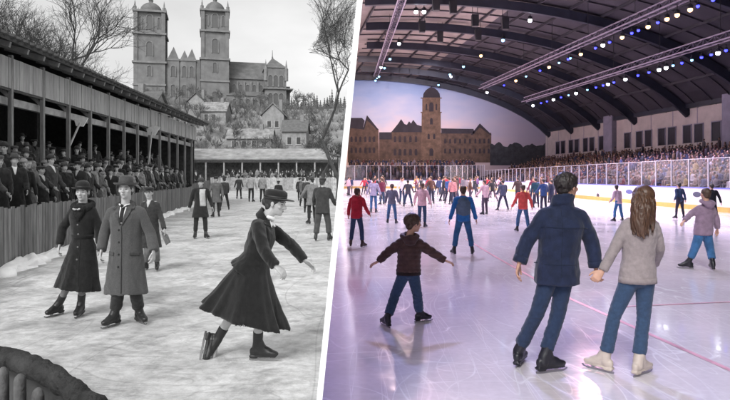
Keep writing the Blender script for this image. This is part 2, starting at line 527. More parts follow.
def make_skate(J, sd, S, voxel=0.009):
    """returns (boot mesh builder, blade builder) in figure space"""
    A = J['an' + sd]; d = V(J['toe' + sd]).normalized(); n = J.get('sole' + sd)
    n = V(n) if n is not None else UP
    n = (n - d * n.dot(d)).normalized(); s = d.cross(n)
    O = A - n * 0.085 * S - d * 0.065 * S
    mb = MB()
    mb.loft([(O + d * t * S + n * z * S, s * w * S, n * h * S) for t, z, w, h in
             ((-0.012, 0.04, 0.012, 0.02), (0.0, 0.04, 0.03, 0.036), (0.05, 0.045, 0.036, 0.044), (0.11, 0.044, 0.038, 0.043), (0.17, 0.036, 0.044, 0.036), (0.225, 0.028, 0.042, 0.028), (0.26, 0.024, 0.03, 0.021), (0.276, 0.022, 0.012, 0.01))], 16, sup=2.4)
    k = (J['kn' + sd] - A).normalized()
    mb.limb([O + d * 0.055 * S + n * 0.045 * S, O + d * 0.06 * S + n * 0.09 * S, A + k * 0.05 * S, A + k * 0.11 * S, A + k * 0.17 * S], [q * S for q in (0.048, 0.048, 0.048, 0.050, 0.051)], 14, 3, ends=(True, False))
    mb.limb([A + k * 0.05 * S + d * 0.008 * S, O + d * 0.115 * S + n * 0.068 * S, O + d * 0.19 * S + n * 0.04 * S], [q * S for q in (0.05, 0.046, 0.036)], 12, 3)
    mb.box(O + d * 0.12 * S - n * 0.004 * S, d * 0.135 * S, s * 0.03 * S, n * 0.007 * S)
    mb.box(O + d * 0.03 * S - n * 0.012 * S, d * 0.035 * S, s * 0.03 * S, n * 0.014 * S)
    bl = MB()
    top = -0.028; bot = -0.05
    out = [(-0.02, top), (-0.02, bot + 0.006), (-0.012, bot), (0.22, bot), (0.26, bot + 0.004), (0.29, bot + 0.016), (0.30, bot + 0.03), (0.285, bot + 0.034), (0.27, top)]
    th = 0.006
    bl.prism([O + d * x * S + n * z * S - s * th / 2 for x, z in out], s * th)
    for x0, x1 in ((0.0, 0.06), (0.15, 0.21)):
        xm = (x0 + x1) / 2
        bl.prism([O + d * x0 * S + n * -0.008 * S - s * 0.008, O + d * x1 * S + n * -0.008 * S - s * 0.008, O + d * (xm + 0.012) * S + n * top * S - s * 0.008, O + d * (xm - 0.012) * S + n * top * S - s * 0.008], s * 0.016)
    return mb, bl


def hair_cap(J, k=1.0, nape=True, vol=1.0, bun=False, tufts=0):
    f, u, s = head_axes(J); S = J['S'] ** 0.5 * k; c = J['head']; mb = MB()
    mb.ell(c + u * 0.036 * S - f * 0.02 * S, s * 0.083 * vol * S, f * 0.1 * vol * S, u * 0.086 * vol * S, 18, 12)
    if nape: mb.ell(c - u * 0.03 * S - f * 0.056 * S, s * 0.066 * S, f * 0.04 * S, u * 0.055 * S, 12, 8)
    rr_ = random.Random(int(abs(c.x * 977 + c.z * 131)))
    if tufts:
        for _ in range(tufts):
            a = rr_.uniform(-PI, PI); b_ = rr_.uniform(-0.5, PI / 2)
            dr = (f * -math.cos(a) * math.cos(b_) + s * math.sin(a) * math.cos(b_) + u * math.sin(b_))
            if dr.dot(f) > 0.55 and dr.dot(u) < 0.6: continue
            p = c + u * 0.034 * S - f * 0.02 * S + s * dr.dot(s) * 0.082 * S + f * dr.dot(f) * 0.098 * S + u * dr.dot(u) * 0.084 * S
            tg = (-u * 0.9 + f * rr_.uniform(-0.4, 0.3) + s * rr_.uniform(-0.5, 0.5)) if dr.dot(u) < 0.75 else (f * rr_.uniform(-0.3, 1) + s * rr_.uniform(-0.8, 0.8))
            tg = (tg - dr * tg.dot(dr)).normalized(); ln = rr_.uniform(0.025, 0.05) * S
            mb.limb([p - tg * ln * 0.4, p + dr * 0.006 * S, p + tg * ln + dr * rr_.uniform(-0.002, 0.008) * S], [0.007 * S, 0.0075 * S, 0.003 * S], 5, 2)
    if bun:
        mb.ell(c - u * 0.0 * S - f * 0.1 * S, s * 0.05 * S, f * 0.04 * S, u * 0.045 * S, 12, 8)
    return mb


def tuft(amp, sc_=38):
    def f(p):
        q = V((p[0] * sc_, p[1] * sc_, p[2] * sc_ * 0.55))
        return amp * (0.6 - 1.3 * abs(noise.noise(q)))
    return f


def hat(J, kind, k=1.0):
    """returns (crown/brim builder, band builder or None)"""
    f, u, s = head_axes(J); S = J['S'] ** 0.5 * k; c = J['head']
    ha = (u + f * J.get('hattilt', 0.0)).normalized(); hf = (f - ha * f.dot(ha)).normalized(); hs = hf.cross(ha)
    mb = MB(); band = None
    base = c + ha * 0.055 * S - hf * 0.006 * S

    def rg(z, a, b, off=0): return (base + ha * z * S + hf * off * S, hs * a * S, hf * b * S)
    if kind == 'fedora':
        mb.loft([rg(-0.005, 0.082, 0.1), rg(0.0, 0.084, 0.103), rg(0.05, 0.08, 0.098), rg(0.09, 0.072, 0.09), rg(0.108, 0.055, 0.075), rg(0.112, 0.03, 0.045), rg(0.098, 0.008, 0.03)], 24)
        mb.loft([rg(0.006, 0.075, 0.095), rg(0.012, 0.126, 0.142), rg(0.024, 0.141, 0.15), rg(0.018, 0.141, 0.15), rg(0.0, 0.124, 0.142), rg(-0.006, 0.075, 0.095)], 28)
        band = MB(); band.loft([rg(0.004, 0.086, 0.105), rg(0.03, 0.085, 0.1035), rg(0.034, 0.078, 0.096), rg(0.0, 0.078, 0.096)], 24)
    elif kind == 'bowler':
        mb.loft([rg(-0.01, 0.083, 0.1), rg(0.0, 0.086, 0.104), rg(0.04, 0.085, 0.102), rg(0.075, 0.072, 0.088), rg(0.095, 0.045, 0.06), rg(0.102, 0.012, 0.018)], 24)
        mb.loft([rg(0.004, 0.078, 0.097), rg(0.0, 0.118, 0.135), rg(0.012, 0.132, 0.142), rg(0.006, 0.132, 0.142), rg(-0.01, 0.116, 0.134), rg(-0.008, 0.078, 0.097)], 28)
        band = MB(); band.loft([rg(0.004, 0.088, 0.106), rg(0.026, 0.0875, 0.105), rg(0.028, 0.08, 0.097), rg(0.0, 0.08, 0.097)], 24)
    elif kind == 'brimhat':      # soft flat-topped felt hat, brim forward
        mb.loft([rg(-0.02, 0.084, 0.104), rg(0.0, 0.088, 0.108), rg(0.035, 0.092, 0.112), rg(0.062, 0.088, 0.107), rg(0.078, 0.066, 0.082), rg(0.082, 0.02, 0.03)], 24)
        mb.loft([rg(0.004, 0.08, 0.098), rg(-0.002, 0.108, 0.15, 0.03), rg(-0.008, 0.112, 0.158, 0.035), rg(-0.012, 0.108, 0.15, 0.03), rg(-0.01, 0.08, 0.098)], 28)
        band = MB(); band.loft([rg(-0.004, 0.09, 0.11), rg(0.02, 0.0925, 0.1125), rg(0.022, 0.084, 0.104), rg(-0.006, 0.082, 0.102)], 24)
    elif kind == 'cap':
        mb.loft([rg(-0.012, 0.083, 0.102), rg(0.01, 0.092, 0.112), rg(0.035, 0.1, 0.122, 0.004), rg(0.055, 0.086, 0.108, 0.006), rg(0.066, 0.045, 0.06, 0.006), rg(0.068, 0.01, 0.015, 0.006)], 22)
        mb.loft([rg(-0.002, 0.05, 0.02, 0.075), rg(-0.008, 0.07, 0.06, 0.1), rg(-0.014, 0.066, 0.062, 0.105), rg(-0.012, 0.05, 0.02, 0.075)], 18)
    elif kind == 'beanie':
        mb.loft([rg(-0.025, 0.084, 0.102), rg(-0.022, 0.09, 0.108), rg(0.01, 0.09, 0.108), rg(0.012, 0.086, 0.104), rg(0.045, 0.078, 0.092), rg(0.072, 0.05, 0.06), rg(0.082, 0.012, 0.015)], 20)
    return mb, band


def person(loc, label, J, top=None, topm=None, legm=None, skin=None, hairm=None, hair='short', hatk=None, hatm=None, bandm=None,
           skatem=None, bladem=None, detail='mid', name='person', cat='person', group=None, coat={}, tro={}, hands=None, kids=1.0, fingers=None, topname=None,
           legs=True, skates=True, skin4=None):
    bv, cv = {'hero': (0.0052, 0.010), 'mid': (0.011, 0.016), 'far': (0.018, 0.024)}[detail]
    if fingers is None: fingers = detail != 'far'
    S = J['S']
    mats = skin4 or [skin]
    o = link(name, make_body(J, mats, bv, fingers, kids, hands), None, loc)
    tag(o, label, cat, group)
    out = {'root': o}
    if top:
        me = make_coat(J, top, topm, cv, **coat)
        out['top'] = link(topname or {'long': 'overcoat', 'dress': 'coat', 'parka': 'parka', 'jacket': 'jacket', 'sweater': 'sweater'}[top], me, o)
    if legm is not None:
        out['trousers'] = link('trousers', make_trousers(J, legm, cv, **tro), o)
    if hair and hairm is not None:
        mb = hair_cap(J, kids, nape=True, bun=(hair == 'bun'), tufts=320 if detail == 'hero' and not hatk else 0)
        out['hair'] = link('hair', remesh(mb, 'hair', 0.0045 if detail == 'hero' else 0.014, hairm, 0 if detail == 'hero' and not hatk else 1, tuft(0.004 if detail == 'hero' else 0.006)), o)
    if hatk:
        h, b = hat(J, hatk, kids)
        out['hat'] = h.build('hat', hatm, o, smooth=True)
        if b is not None and bandm is not None: b.build('hat_band', bandm, out['hat'], smooth=True)
    if skates and skatem is not None:
        for sd in 'LR':
            b, bl = make_skate(J, sd, S)
            k = link('skate', remesh(b, 'skate', 0.007 if detail == 'hero' else 0.012, skatem, 1), o)
            bl.build('blade', bladem, k)
            out['skate' + sd] = k
    return out


def bvh_of(me):
    return BVHTree.FromPolygons([v.co for v in me.vertices], [tuple(p.vertices) for p in me.polygons])


def drape(mb, bvh, corners, view, off=0.006, nu=6, nv=6, th=0.006, far=2.0):
    """quad patch (4 corners, Vectors) thrown along 'view' onto a garment; a thin closed shell lying on it"""
    view = V(view).normalized(); vs = []; ok = True
    a, b, c, d = [V(q) for q in corners]
    for i in range(nu + 1):
        for j in range(nv + 1):
            s, t = i / nu, j / nv
            p = a.lerp(b, s).lerp(d.lerp(c, s), t)
            h = bvh.ray_cast(p - view * far, view)
            q = h[0] if h[0] is not None else p
            vs.append(q - view * off)
    n = len(vs); w = nv + 1
    vs2 = vs + [q + view * (off + th) for q in vs]
    fs = []
    for i in range(nu):
        for j in range(nv):
            k = i * w + j
            fs.append((k, k + 1, k + w + 1, k + w)); fs.append((n + k, n + k + w, n + k + w + 1, n + k + 1))
    edge = [i * w for i in range(nu)] + [nu * w + j for j in range(nv)] + [i * w + nv for i in range(nu, 0, -1)] + [j for j in range(nv, 0, -1)]
    for i in range(len(edge)):
        p, q = edge[i], edge[(i + 1) % len(edge)]; fs.append((p, q, n + q, n + p))
    mb.add(vs2, fs)
# ------------------------------------------------------------------ world, camera, sun
W = bpy.data.worlds.new('World'); sc.world = W; W.use_nodes = True
nt = W.node_tree; bg = nt.nodes['Background']
sky = nt.nodes.new('ShaderNodeTexSky'); sky.sky_type = 'NISHITA'; sky.sun_disc = False
SUN_EL, SUN_AZ = 42.0, 200.0
sky.sun_elevation = math.radians(SUN_EL); sky.sun_rotation = math.radians(SUN_AZ)
sky.air_density = 1.6; sky.dust_density = 4.0
bw = nt.nodes.new('ShaderNodeRGBToBW'); nt.links.new(sky.outputs[0], bw.inputs[0])
tcw = nt.nodes.new('ShaderNodeTexCoord'); mpw = nt.nodes.new('ShaderNodeMapping'); mpw.inputs['Scale'].default_value = (2.0, 2.0, 5.0)
nw = nt.nodes.new('ShaderNodeTexNoise'); nw.inputs['Scale'].default_value = 1.6; nw.inputs['Detail'].default_value = 5
nt.links.new(tcw.outputs['Generated'], mpw.inputs[0]); nt.links.new(mpw.outputs[0], nw.inputs['Vector'])
mrw = nt.nodes.new('ShaderNodeMapRange'); mrw.inputs[1].default_value = 0.3; mrw.inputs[2].default_value = 0.7
mrw.inputs[3].default_value = 1.32; mrw.inputs[4].default_value = 1.82
nt.links.new(nw.outputs['Fac'], mrw.inputs[0])
mlw = nt.nodes.new('ShaderNodeMath'); mlw.operation = 'MULTIPLY'
nt.links.new(bw.outputs[0], mlw.inputs[0]); nt.links.new(mrw.outputs[0], mlw.inputs[1])
nt.links.new(mlw.outputs[0], bg.inputs['Color'])
bg.inputs['Strength'].default_value = 0.15
sl = bpy.data.lights.new('sun', 'SUN'); sl.energy = 1.3; sl.angle = math.radians(11); sl.color = (1, 1, 1)
so = bpy.data.objects.new('sun', sl); col.objects.link(so)
az = math.radians(SUN_AZ); el = math.radians(SUN_EL)
sd_ = V((math.sin(az) * math.cos(el), math.cos(az) * math.cos(el), math.sin(el)))
so.rotation_euler = sd_.to_track_quat('Z', 'Y').to_euler()

cam = bpy.data.cameras.new('camera'); co = bpy.data.objects.new('camera', cam); col.objects.link(co)
cam.sensor_width = 36; cam.lens = 36 * F / 730; cam.shift_y = -(200 - HV) / 730
cam.clip_end = 3000; cam.clip_start = 0.05
co.location = (0, 0, HC); co.rotation_euler = (PI / 2, 0, 0); sc.camera = co
sc.view_settings.view_transform = 'Standard'; sc.view_settings.look = 'None'
sc.view_settings.exposure = 0.0; sc.view_settings.gamma = 1.0; sc.view_settings.use_curve_mapping = False
sc.cycles.use_denoising = True; sc.cycles.max_bounces = 8
sc.cycles.sample_clamp_indirect = 8

# ------------------------------------------------------------------ left: the old open-air rink (black and white)
def fence_x(Y): return -6.7 - 0.148 * (Y - 11) if Y < 36 else -10.4 - 0.233 * (Y - 36)
def shed_x(Y): return -10.0 - 0.064 * (Y - 16.4)


def hill(x, y):
    t = min(1, max(0, (y - 90) / 85.0)); t = t * t * (3 - 2 * t)
    h = 21.5 * t + (noise.noise(V((x * 0.03, y * 0.03, 0))) * 2.2 * min(1, t * 3))
    r = min(1, max(0, (y - 185) / 60.0)); r = r * r * (3 - 2 * r)
    return h + r * 5 * (1 if x > -45 else 0.4)


snow_g = mat('trodden_snow', 0.42, 0.9, 0.35, 0.7, bump=0.5, bscale=9)
g = MB(); g.add([(-550, -250, -0.06), (550, -250, -0.06), (550, 850, -0.06), (-550, 850, -0.06)], [(0, 1, 2, 3)])
tag(g.build('ground', snow_g), kind='structure')


def ice_left_mat():
    m = bpy.data.materials.new('worn_natural_ice'); m.use_nodes = True
    nt = m.node_tree; b = nt.nodes['Principled BSDF']; N = nt.nodes.new; Lk = nt.links.new
    tc = N('ShaderNodeTexCoord')

    def nz(scale, det, str_, rough=0.6, dist=0.0):
        mp = N('ShaderNodeMapping'); mp.inputs['Scale'].default_value = str_; mp.inputs['Rotation'].default_value = (0, 0, 0.25)
        Lk(tc.outputs['Object'], mp.inputs[0])
        n = N('ShaderNodeTexNoise'); n.inputs['Scale'].default_value = scale; n.inputs['Detail'].default_value = det
        n.inputs['Roughness'].default_value = rough; n.inputs['Distortion'].default_value = dist
        Lk(mp.outputs[0], n.inputs['Vector']); return n.outputs['Fac']

    def ramp(f, p0, c0, p1, c1):
        r = N('ShaderNodeValToRGB'); r.color_ramp.elements[0].position = p0; r.color_ramp.elements[1].position = p1
        r.color_ramp.elements[0].color = (c0, c0, c0, 1); r.color_ramp.elements[1].color = (c1, c1, c1, 1); Lk(f, r.inputs[0]); return r.outputs[0]

    def mul(a, c):
        x = N('ShaderNodeMixRGB'); x.blend_type = 'MULTIPLY'; x.inputs[0].default_value = 1; Lk(a, x.inputs[1]); Lk(c, x.inputs[2]); return x.outputs[0]
    base = ramp(nz(0.7, 9, (1, 1, 1), 0.7, 0.3), 0.34, 0.38, 0.60, 0.68)
    fine = ramp(nz(7, 9, (1, 1, 1), 0.75), 0.32, 0.60, 0.6, 1.0)
    streak = ramp(nz(2.2, 8, (1, 1, 1), 0.7, 0.5), 0.34, 0.6, 0.5, 1.0)
    scr = N('ShaderNodeMath'); scr.operation = 'SUBTRACT'; scr.inputs[1].default_value = 0.5; Lk(nz(1.3, 2, (1, 1, 1), 0.4, 2.5), scr.inputs[0])
    ab = N('ShaderNodeMath'); ab.operation = 'ABSOLUTE'; Lk(scr.outputs[0], ab.inputs[0])
    def scratch(scale, st, lvl, wid, dark):
        a_ = N('ShaderNodeMath'); a_.operation = 'SUBTRACT'; a_.inputs[1].default_value = lvl; Lk(nz(scale, 1, st, 0.3, 0.1), a_.inputs[0])
        b_ = N('ShaderNodeMath'); b_.operation = 'ABSOLUTE'; Lk(a_.outputs[0], b_.inputs[0]); return ramp(b_.outputs[0], 0.0, dark, wid, 1.0)
    lines = ramp(ab.outputs[0], 0.0, 0.84, 0.005, 1.0)
    for q_ in ((0.6, (1, 0.2, 1), 0.48, 0.002, 0.75), (0.8, (0.2, 1, 1), 0.52, 0.002, 0.75), (1.1, (1, 0.15, 1), 0.5, 0.003, 0.72), (1.3, (0.15, 1, 1), 0.47, 0.003, 0.72), (1.9, (0.12, 1, 1), 0.52, 0.004, 0.75), (2.2, (0.3, 1, 1), 0.5, 0.005, 0.75)): lines = mul(lines, scratch(*q_))
    c = mul(mul(mul(base, fine), streak), lines)
    Lk(c, b.inputs['Base Color'])
    Lk(ramp(nz(0.9, 5, (1, 1, 1)), 0.35, 0.32, 0.6, 0.75), b.inputs['Roughness'])
    bp = N('ShaderNodeBump'); bp.inputs['Strength'].default_value = 0.45; bp.inputs['Distance'].default_value = 0.03
    Lk(nz(7, 8, (1, 1.4, 1), 0.7), bp.inputs['Height']); Lk(bp.outputs[0], b.inputs['Normal'])
    return m


g = MB()
g.add([(-30, -14, 0), (part_x(-14, 0), -14, 0), (part_x(82, 0), 82, 0), (-30, 82, 0)], [(0, 1, 2, 3)])
tag(g.build('outdoor_ice', ice_left_mat()), kind='structure')

# hill behind the rink
hm = mat('hill_scrub', 0.20, 1.0, 0.55, 0.22, bump=1.0, bscale=1.5, detail=10)
g = MB(); xs = [-170 + 5 * i for i in range(34)]; ys = [86 + 5 * i for i in range(44)]
vs = [(min(x, part_x(y, 0) - 0.3 if y < 106 else 60), y, hill(x, y) - 0.02) for y in ys for x in [q if q < -5 else -5 for q in xs] + [8, 40]]
w = len(xs) + 2
g.add(vs, [(j * w + i, j * w + i + 1, (j + 1) * w + i + 1, (j + 1) * w + i) for j in range(len(ys) - 1) for i in range(w - 1)])
tag(g.build('hill', hm, smooth=True), kind='structure')

# ---- plank fence
wood_d = mat('weathered_planks', 0.15, 0.9, 0.45, 5, bump=0.4, bscale=30, stretch=(3, 3, 0.35), island=0.3)
wood_m = mat('grey_timber', 0.20, 0.9, 0.35, 5, bump=0.3, bscale=30, stretch=(2, 2, 0.4))
wood_l = mat('pale_boards', 0.31, 0.9, 0.22, 4, bump=0.25, bscale=25, stretch=(3, 3, 0.4), island=0.14)
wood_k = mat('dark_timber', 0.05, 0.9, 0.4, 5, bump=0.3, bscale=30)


def plank_fence(label, pts, h, mt, pw=0.14, gap=0.012, group=None):
    o = empty('plank_fence', (pts[0][0], pts[0][1], 0), label, 'fence'); base = V((pts[0][0], pts[0][1], 0))
    pl = MB(); rl = MB(); rr = random.Random(5)
    for (a, b) in zip(pts[:-1], pts[1:]):
        a = V((a[0], a[1], 0)) - base; b = V((b[0], b[1], 0)) - base; d = b - a; L = d.length; d.normalize(); nrm = V((-d.y, d.x, 0))
        n = int(L / (pw + gap))
        for i in range(n):
            c = a + d * ((i + 0.5) * L / n); hh = h * (1 + rr.uniform(-0.03, 0.03)); t = d * rr.uniform(-0.01, 0.01)
            q = c + nrm * rr.uniform(-0.008, 0.008)
            pl.box(q + V((0, 0, hh / 2 + 0.02)), d * pw / 2, nrm * 0.012, V((t.x, t.y, hh / 2)))
        for z in (0.3, h - 0.22):
            rl.bar(a + nrm * 0.05 + V((0, 0, z)), b + nrm * 0.05 + V((0, 0, z)), 0.05, 0.09)
    pl.build('planks', mt, o); rl.build('rail', wood_k, o)
    for (a, b) in zip(pts[:-1], pts[1:]):
        a = V((a[0], a[1], 0)) - base; b = V((b[0], b[1], 0)) - base; d = b - a; L = d.length; n = max(1, int(L / 3))
        d.normalize(); nrm = V((-d.y, d.x, 0))
        p = MB()
        for i in range(n): p.box(a + d * ((i + 0.5) * L / n) + nrm * 0.13 + V((0, 0, h / 2)), d * 0.05, nrm * 0.05, V((0, 0, h / 2)))
        p.build('fence_posts', wood_k, o)
    return o


plank_fence('long grey plank fence with a crowd of spectators leaning behind it', [(fence_x(y), y) for y in (6.5, 11, 18, 25, 36)], 1.15, wood_d)
plank_fence('far plank fence turning away at the end of the grandstand', [(fence_x(36.2), 36.2), (fence_x(77), 77)], 1.3, wood_d)
plank_fence('pale plank fence closing the far end of the old rink', [(fence_x(77) + 0.1, 77), (part_x(77, 0) - 0.5, 77)], 1.65, mat('far_planks', 0.3, 0.9, 0.4, 3, island=0.25), 0.25)

# snow bank along the fence foot
sb = MB(); rr = random.Random(3); snow = mat('piled_snow', 0.86, 0.85, 0.08, 5, bump=0.5, bscale=14)
y = 6.6; rows = []
while y < 76:
    x = fence_x(y); r = 0.05 + 0.22 * max(0, noise.noise(V((0, y * 0.55, 3))) + 0.2) + 0.12 * abs(noise.noise(V((1, y * 2.1, 3))))
    rows.append((y, x, r)); y += 0.22 if y < 40 else 0.8
vs = []; n = 9
for (y, x, r) in rows:
    for i in range(n):
        t = i / (n - 1); wz = 0.9 * r * math.cos(t * PI / 2) ** 0.8; wx = t * r * 2.2
        d = noise.noise(V((i * 0.6, y * 2.3, 9))) * 0.5 * r + noise.noise(V((i * 1.7, y * 6.3, 9))) * 0.25 * r
        vs.append((x + 0.02 + wx + d, y, max(-0.01, wz + d * 0.8) if i < n - 1 else -0.01))
sb.add(vs, [(j * n + i, j * n + i + 1, (j + 1) * n + i + 1, (j + 1) * n + i) for j in range(len(rows) - 1) for i in range(n - 1)])
tag(sb.build('snow_bank', snow, smooth=True), 'low bank of shovelled snow along the fence foot', 'snow', kind='stuff')
for (u, v_, r) in ((5, 276, 0.2), (30, 264, 0.26), (40, 262, 0.2), (20, 270, 0.14), (170, 215, 0.22), (182, 210, 0.2)):
    p = G(u, v_); m_ = MB(); m_.ell((0, 0, 0), V((r, 0, 0)), V((0, r * 0.9, 0)), V((0, 0, r * 0.75)), 18, 12)
    me = m_.mesh('snow_lump', snow)
    for vv in me.vertices:
        k = 1 + 0.4 * noise.noise(vv.co * 6 + V((u, v_, 0))) ; vv.co = vv.co * k
    o = link('snow_lump', me, None, p)
    tag(o, {5: 'snow lump at the left picture edge against the fence', 30: 'largest snow lump heaped beside the fence behind the skating woman in black', 40: 'snow lump on the far side of the largest heap by the fence',
            20: 'smallest snow lump between two heaps at the fence foot', 170: 'far snow lump at the fence just behind the man with the folded paper', 182: 'farthest snow lump where the fence turns'}[u], 'snow lump', 'snow lumps along the fence')

# ---- roofed grandstand
gs = empty('grandstand', (shed_x(8), 8, 0), 'long open-fronted timber grandstand with pale boarded fascia and dark eaves', 'grandstand')
B0 = V((shed_x(8), 8, 0)); Y0, Y1 = 8.0, 41.0
dS = V((-0.064, 1, 0)).normalized(); nS = V((1, 0.064, 0)).normalized()    # nS points to the ice


def sp(Y, out=0.0, z=0.0): return V((shed_x(Y), Y, z)) + nS * out - B0


roof = MB()
e0, e1 = sp(Y0, 0.75, 5.28), sp(Y1 + 0.5, 0.75, 5.28); b0, b1 = sp(Y0, -11, 8.6), sp(Y1 + 0.5, -11, 8.6)
roof.add([e0, e1, b1, b0, e0 + V((0, 0, 0.1)), e1 + V((0, 0, 0.1)), b1 + V((0, 0, 0.12)), b0 + V((0, 0, 0.12))],
         [(0, 1, 2, 3), (4, 7, 6, 5), (0, 4, 5, 1), (1, 5, 6, 2), (2, 6, 7, 3), (3, 7, 4, 0)])
yy = Y0
while yy < Y1 + 0.4:                                   # tile rolls at the eave
    p = sp(yy, 0.80, 5.40); q = sp(yy, -1.2, 6.02)
    roof.limb([p, q], [0.075, 0.075], 6, 1); yy += 0.36
roof.build('roof', mat('tarred_roof', 0.035, 0.85, 0.5, 4, bump=0.5, bscale=20), gs, smooth=False)
yy = Y0
while yy < Y1:
    ra = MB(); ra.bar(sp(yy, 0.7, 5.2), sp(yy, -0.4, 5.5), 0.09, 0.14); yy += 0.95; ra.build('rafter_tail', mat('rafter_wood', 0.16, 0.9), gs)
fa = MB(); yy = Y0; rr = random.Random(9)
while yy < Y1:
    fa.box(sp(yy + 0.1, 0.03 + rr.uniform(-0.01, 0.01), 4.68), dS * 0.098, nS * 0.015, V((0, 0, 0.43))); yy += 0.2
fa.build('fascia_boards', wood_l, gs)
bm_ = MB(); bm_.bar(sp(Y0, 0.0, 4.21), sp(Y1, 0.0, 4.21), 0.05, 0.06)
bm_.build('fascia_rail', wood_k, gs)
bm_ = MB(); bm_.bar(sp(Y0, -0.25, 3.92), sp(Y1, -0.25, 3.92), 0.16, 0.22); bm_.build('beam', mat('beam_timber', 0.3, 0.9, 0.3, 4), gs)
yy = 18.9 - 1.9 * 5
while yy < 41.2:
    p = MB(); p.bar(sp(yy, 0.0, 0), sp(yy, 0.0, 5.2), 0.11, 0.11, up=nS)
    p.bar(sp(yy, 0.0, 4.0), sp(yy, -0.8, 4.7), 0.1, 0.1); p.build('post', wood_m, gs); yy += 1.9
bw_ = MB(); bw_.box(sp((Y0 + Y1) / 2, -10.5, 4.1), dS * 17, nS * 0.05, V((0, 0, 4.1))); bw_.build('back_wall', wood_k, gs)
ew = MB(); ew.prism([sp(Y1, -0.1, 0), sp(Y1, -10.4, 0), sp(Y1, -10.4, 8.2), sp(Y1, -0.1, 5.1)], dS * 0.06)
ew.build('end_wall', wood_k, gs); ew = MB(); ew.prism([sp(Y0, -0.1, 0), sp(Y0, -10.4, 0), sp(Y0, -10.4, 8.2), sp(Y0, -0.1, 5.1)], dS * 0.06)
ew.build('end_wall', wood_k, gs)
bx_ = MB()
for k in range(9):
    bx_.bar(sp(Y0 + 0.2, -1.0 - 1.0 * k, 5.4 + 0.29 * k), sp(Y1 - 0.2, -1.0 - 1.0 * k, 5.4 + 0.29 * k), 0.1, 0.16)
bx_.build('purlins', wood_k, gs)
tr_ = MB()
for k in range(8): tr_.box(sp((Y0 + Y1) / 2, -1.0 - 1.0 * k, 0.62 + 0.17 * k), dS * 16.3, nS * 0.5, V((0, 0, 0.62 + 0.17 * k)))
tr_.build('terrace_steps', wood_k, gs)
# standing platform between fence and stand
pf = empty('standing_platform', (0, 0, 0), 'low dark timber standing platform between the fence and grandstand', 'platform')
m_ = MB()
for k, (o0, o1, z) in enumerate(((-0.35, -1.05, 0.5), (-1.06, -1.7, 0.72), (-1.71, -2.4, 0.95))):
    for a, b in ((8, 18), (18, 27), (27, 36)):
        A = V((fence_x(a), a, 0)); B = V((fence_x(b - 0.01), b, 0)); nn = V((1, 0.148, 0)).normalized()
        m_.prism([A + nn * o0, A + nn * o1, B + nn * o1, B + nn * o0], V((0, 0, z)))
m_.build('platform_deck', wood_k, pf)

# paddle-shaped notice boards on slanting poles
for (pu, pv, qu, qv, Y, lab) in ((67, 152, 80, 123, 21.0, 'pale paddle-shaped board on a slanting pole under the grandstand eave'), (150, 150, 152, 132, 30.0, 'smaller pale board on an upright pole deep in the crowd')):
    a = P(pu, pv, Y); b = P(qu, qv, Y); a = a + (a - b) * 0.8
    o = empty('notice_board', a, lab, 'notice board')
    m_ = MB(); m_.limb([V((0, 0, 0)), b - a], [0.035, 0.035], 8, 1); m_.build('pole', mat('pole_wood', 0.5, 0.8), o)
    c = b - a; q = Y / 600
    m_ = MB(); m_.prism([c + V((-6 * q, 0, 4 * q)), c + V((-4 * q, 0, -3 * q)), c + V((3 * q, 0, -3.5 * q)), c + V((8 * q, 0, 5 * q)), c + V((3 * q, 0, 6 * q))], V((0, 0.05, 0)))
    m_.build('board', mat('board_white', 0.7, 0.7, 0.15), o)

# foreground rustic railing
rl = empty('rustic_railing', (-1.9, 2.9, 0), 'dark rough log railing curving across the bottom left corner', 'railing'); b0 = V((-1.9, 2.9, 0))
bark = mat('wet_bark', 0.03, 0.8, 0.6, 9, bump=1.0, bscale=40, spec=0.3)
pp = [P(-60, 332, 3.5), P(-20, 343, 3.3), P(15, 352, 3.15), P(45, 364, 3.0), P(72, 380, 2.88), P(98, 400, 2.78), P(125, 424, 2.7), P(160, 460, 2.6)]
m_ = MB(); m_.limb([p - b0 - V((0, 0, 0.045)) for p in pp], [0.055] * 8, 14, 6)
link('rail', remesh(m_, 'rail', 0.012, bark, 0, lambda p: 0.012 * noise.noise(V((p[0] * 14, p[1] * 14, p[2] * 14))) + 0.005 * noise.noise(V((p[0] * 50, p[1] * 50, p[2] * 50)))), rl)
m_ = MB()
for a, b in zip(pp[:-1], pp[1:]):
    a2 = a - b0; b2 = b - b0
    m_.add([a2 + V((0, 0.05, -0.05)), b2 + V((0, 0.05, -0.05)), V((b2.x, b2.y + 0.05, 0)), V((a2.x, a2.y + 0.05, 0)), a2 + V((0, 0.07, -0.05)), b2 + V((0, 0.07, -0.05)), V((b2.x, b2.y + 0.07, 0)), V((a2.x, a2.y + 0.07, 0))],
           [(0, 1, 2, 3), (7, 6, 5, 4), (0, 4, 5, 1)])
m_.build('plank_backing', wood_k, rl)
pm = mat('worn_picket', 0.09, 0.85, 0.5, 7, bump=0.6, bscale=30)
for (u, v_, Y) in ((-12, 364, 3.0), (3, 374, 2.92), (20, 381, 2.85), (38, 395, 2.77), (57, 408, 2.7), (75, 424, 2.62)):
    p = P(u, v_, Y) - b0; m_ = MB(); r = 0.027
    m_.loft([(V((p.x, p.y, 0)), V((r, 0, 0)), V((0, r, 0))), (p, V((r, 0, 0)), V((0, r, 0))), (p + V((0, 0, 0.02)), V((r * 0.8, 0, 0)), V((0, r * 0.8, 0))), (p + V((0, 0, 0.034)), V((r * 0.3, 0, 0)), V((0, r * 0.3, 0)))], 14)
    m_.build('picket', pm, rl, smooth=True)

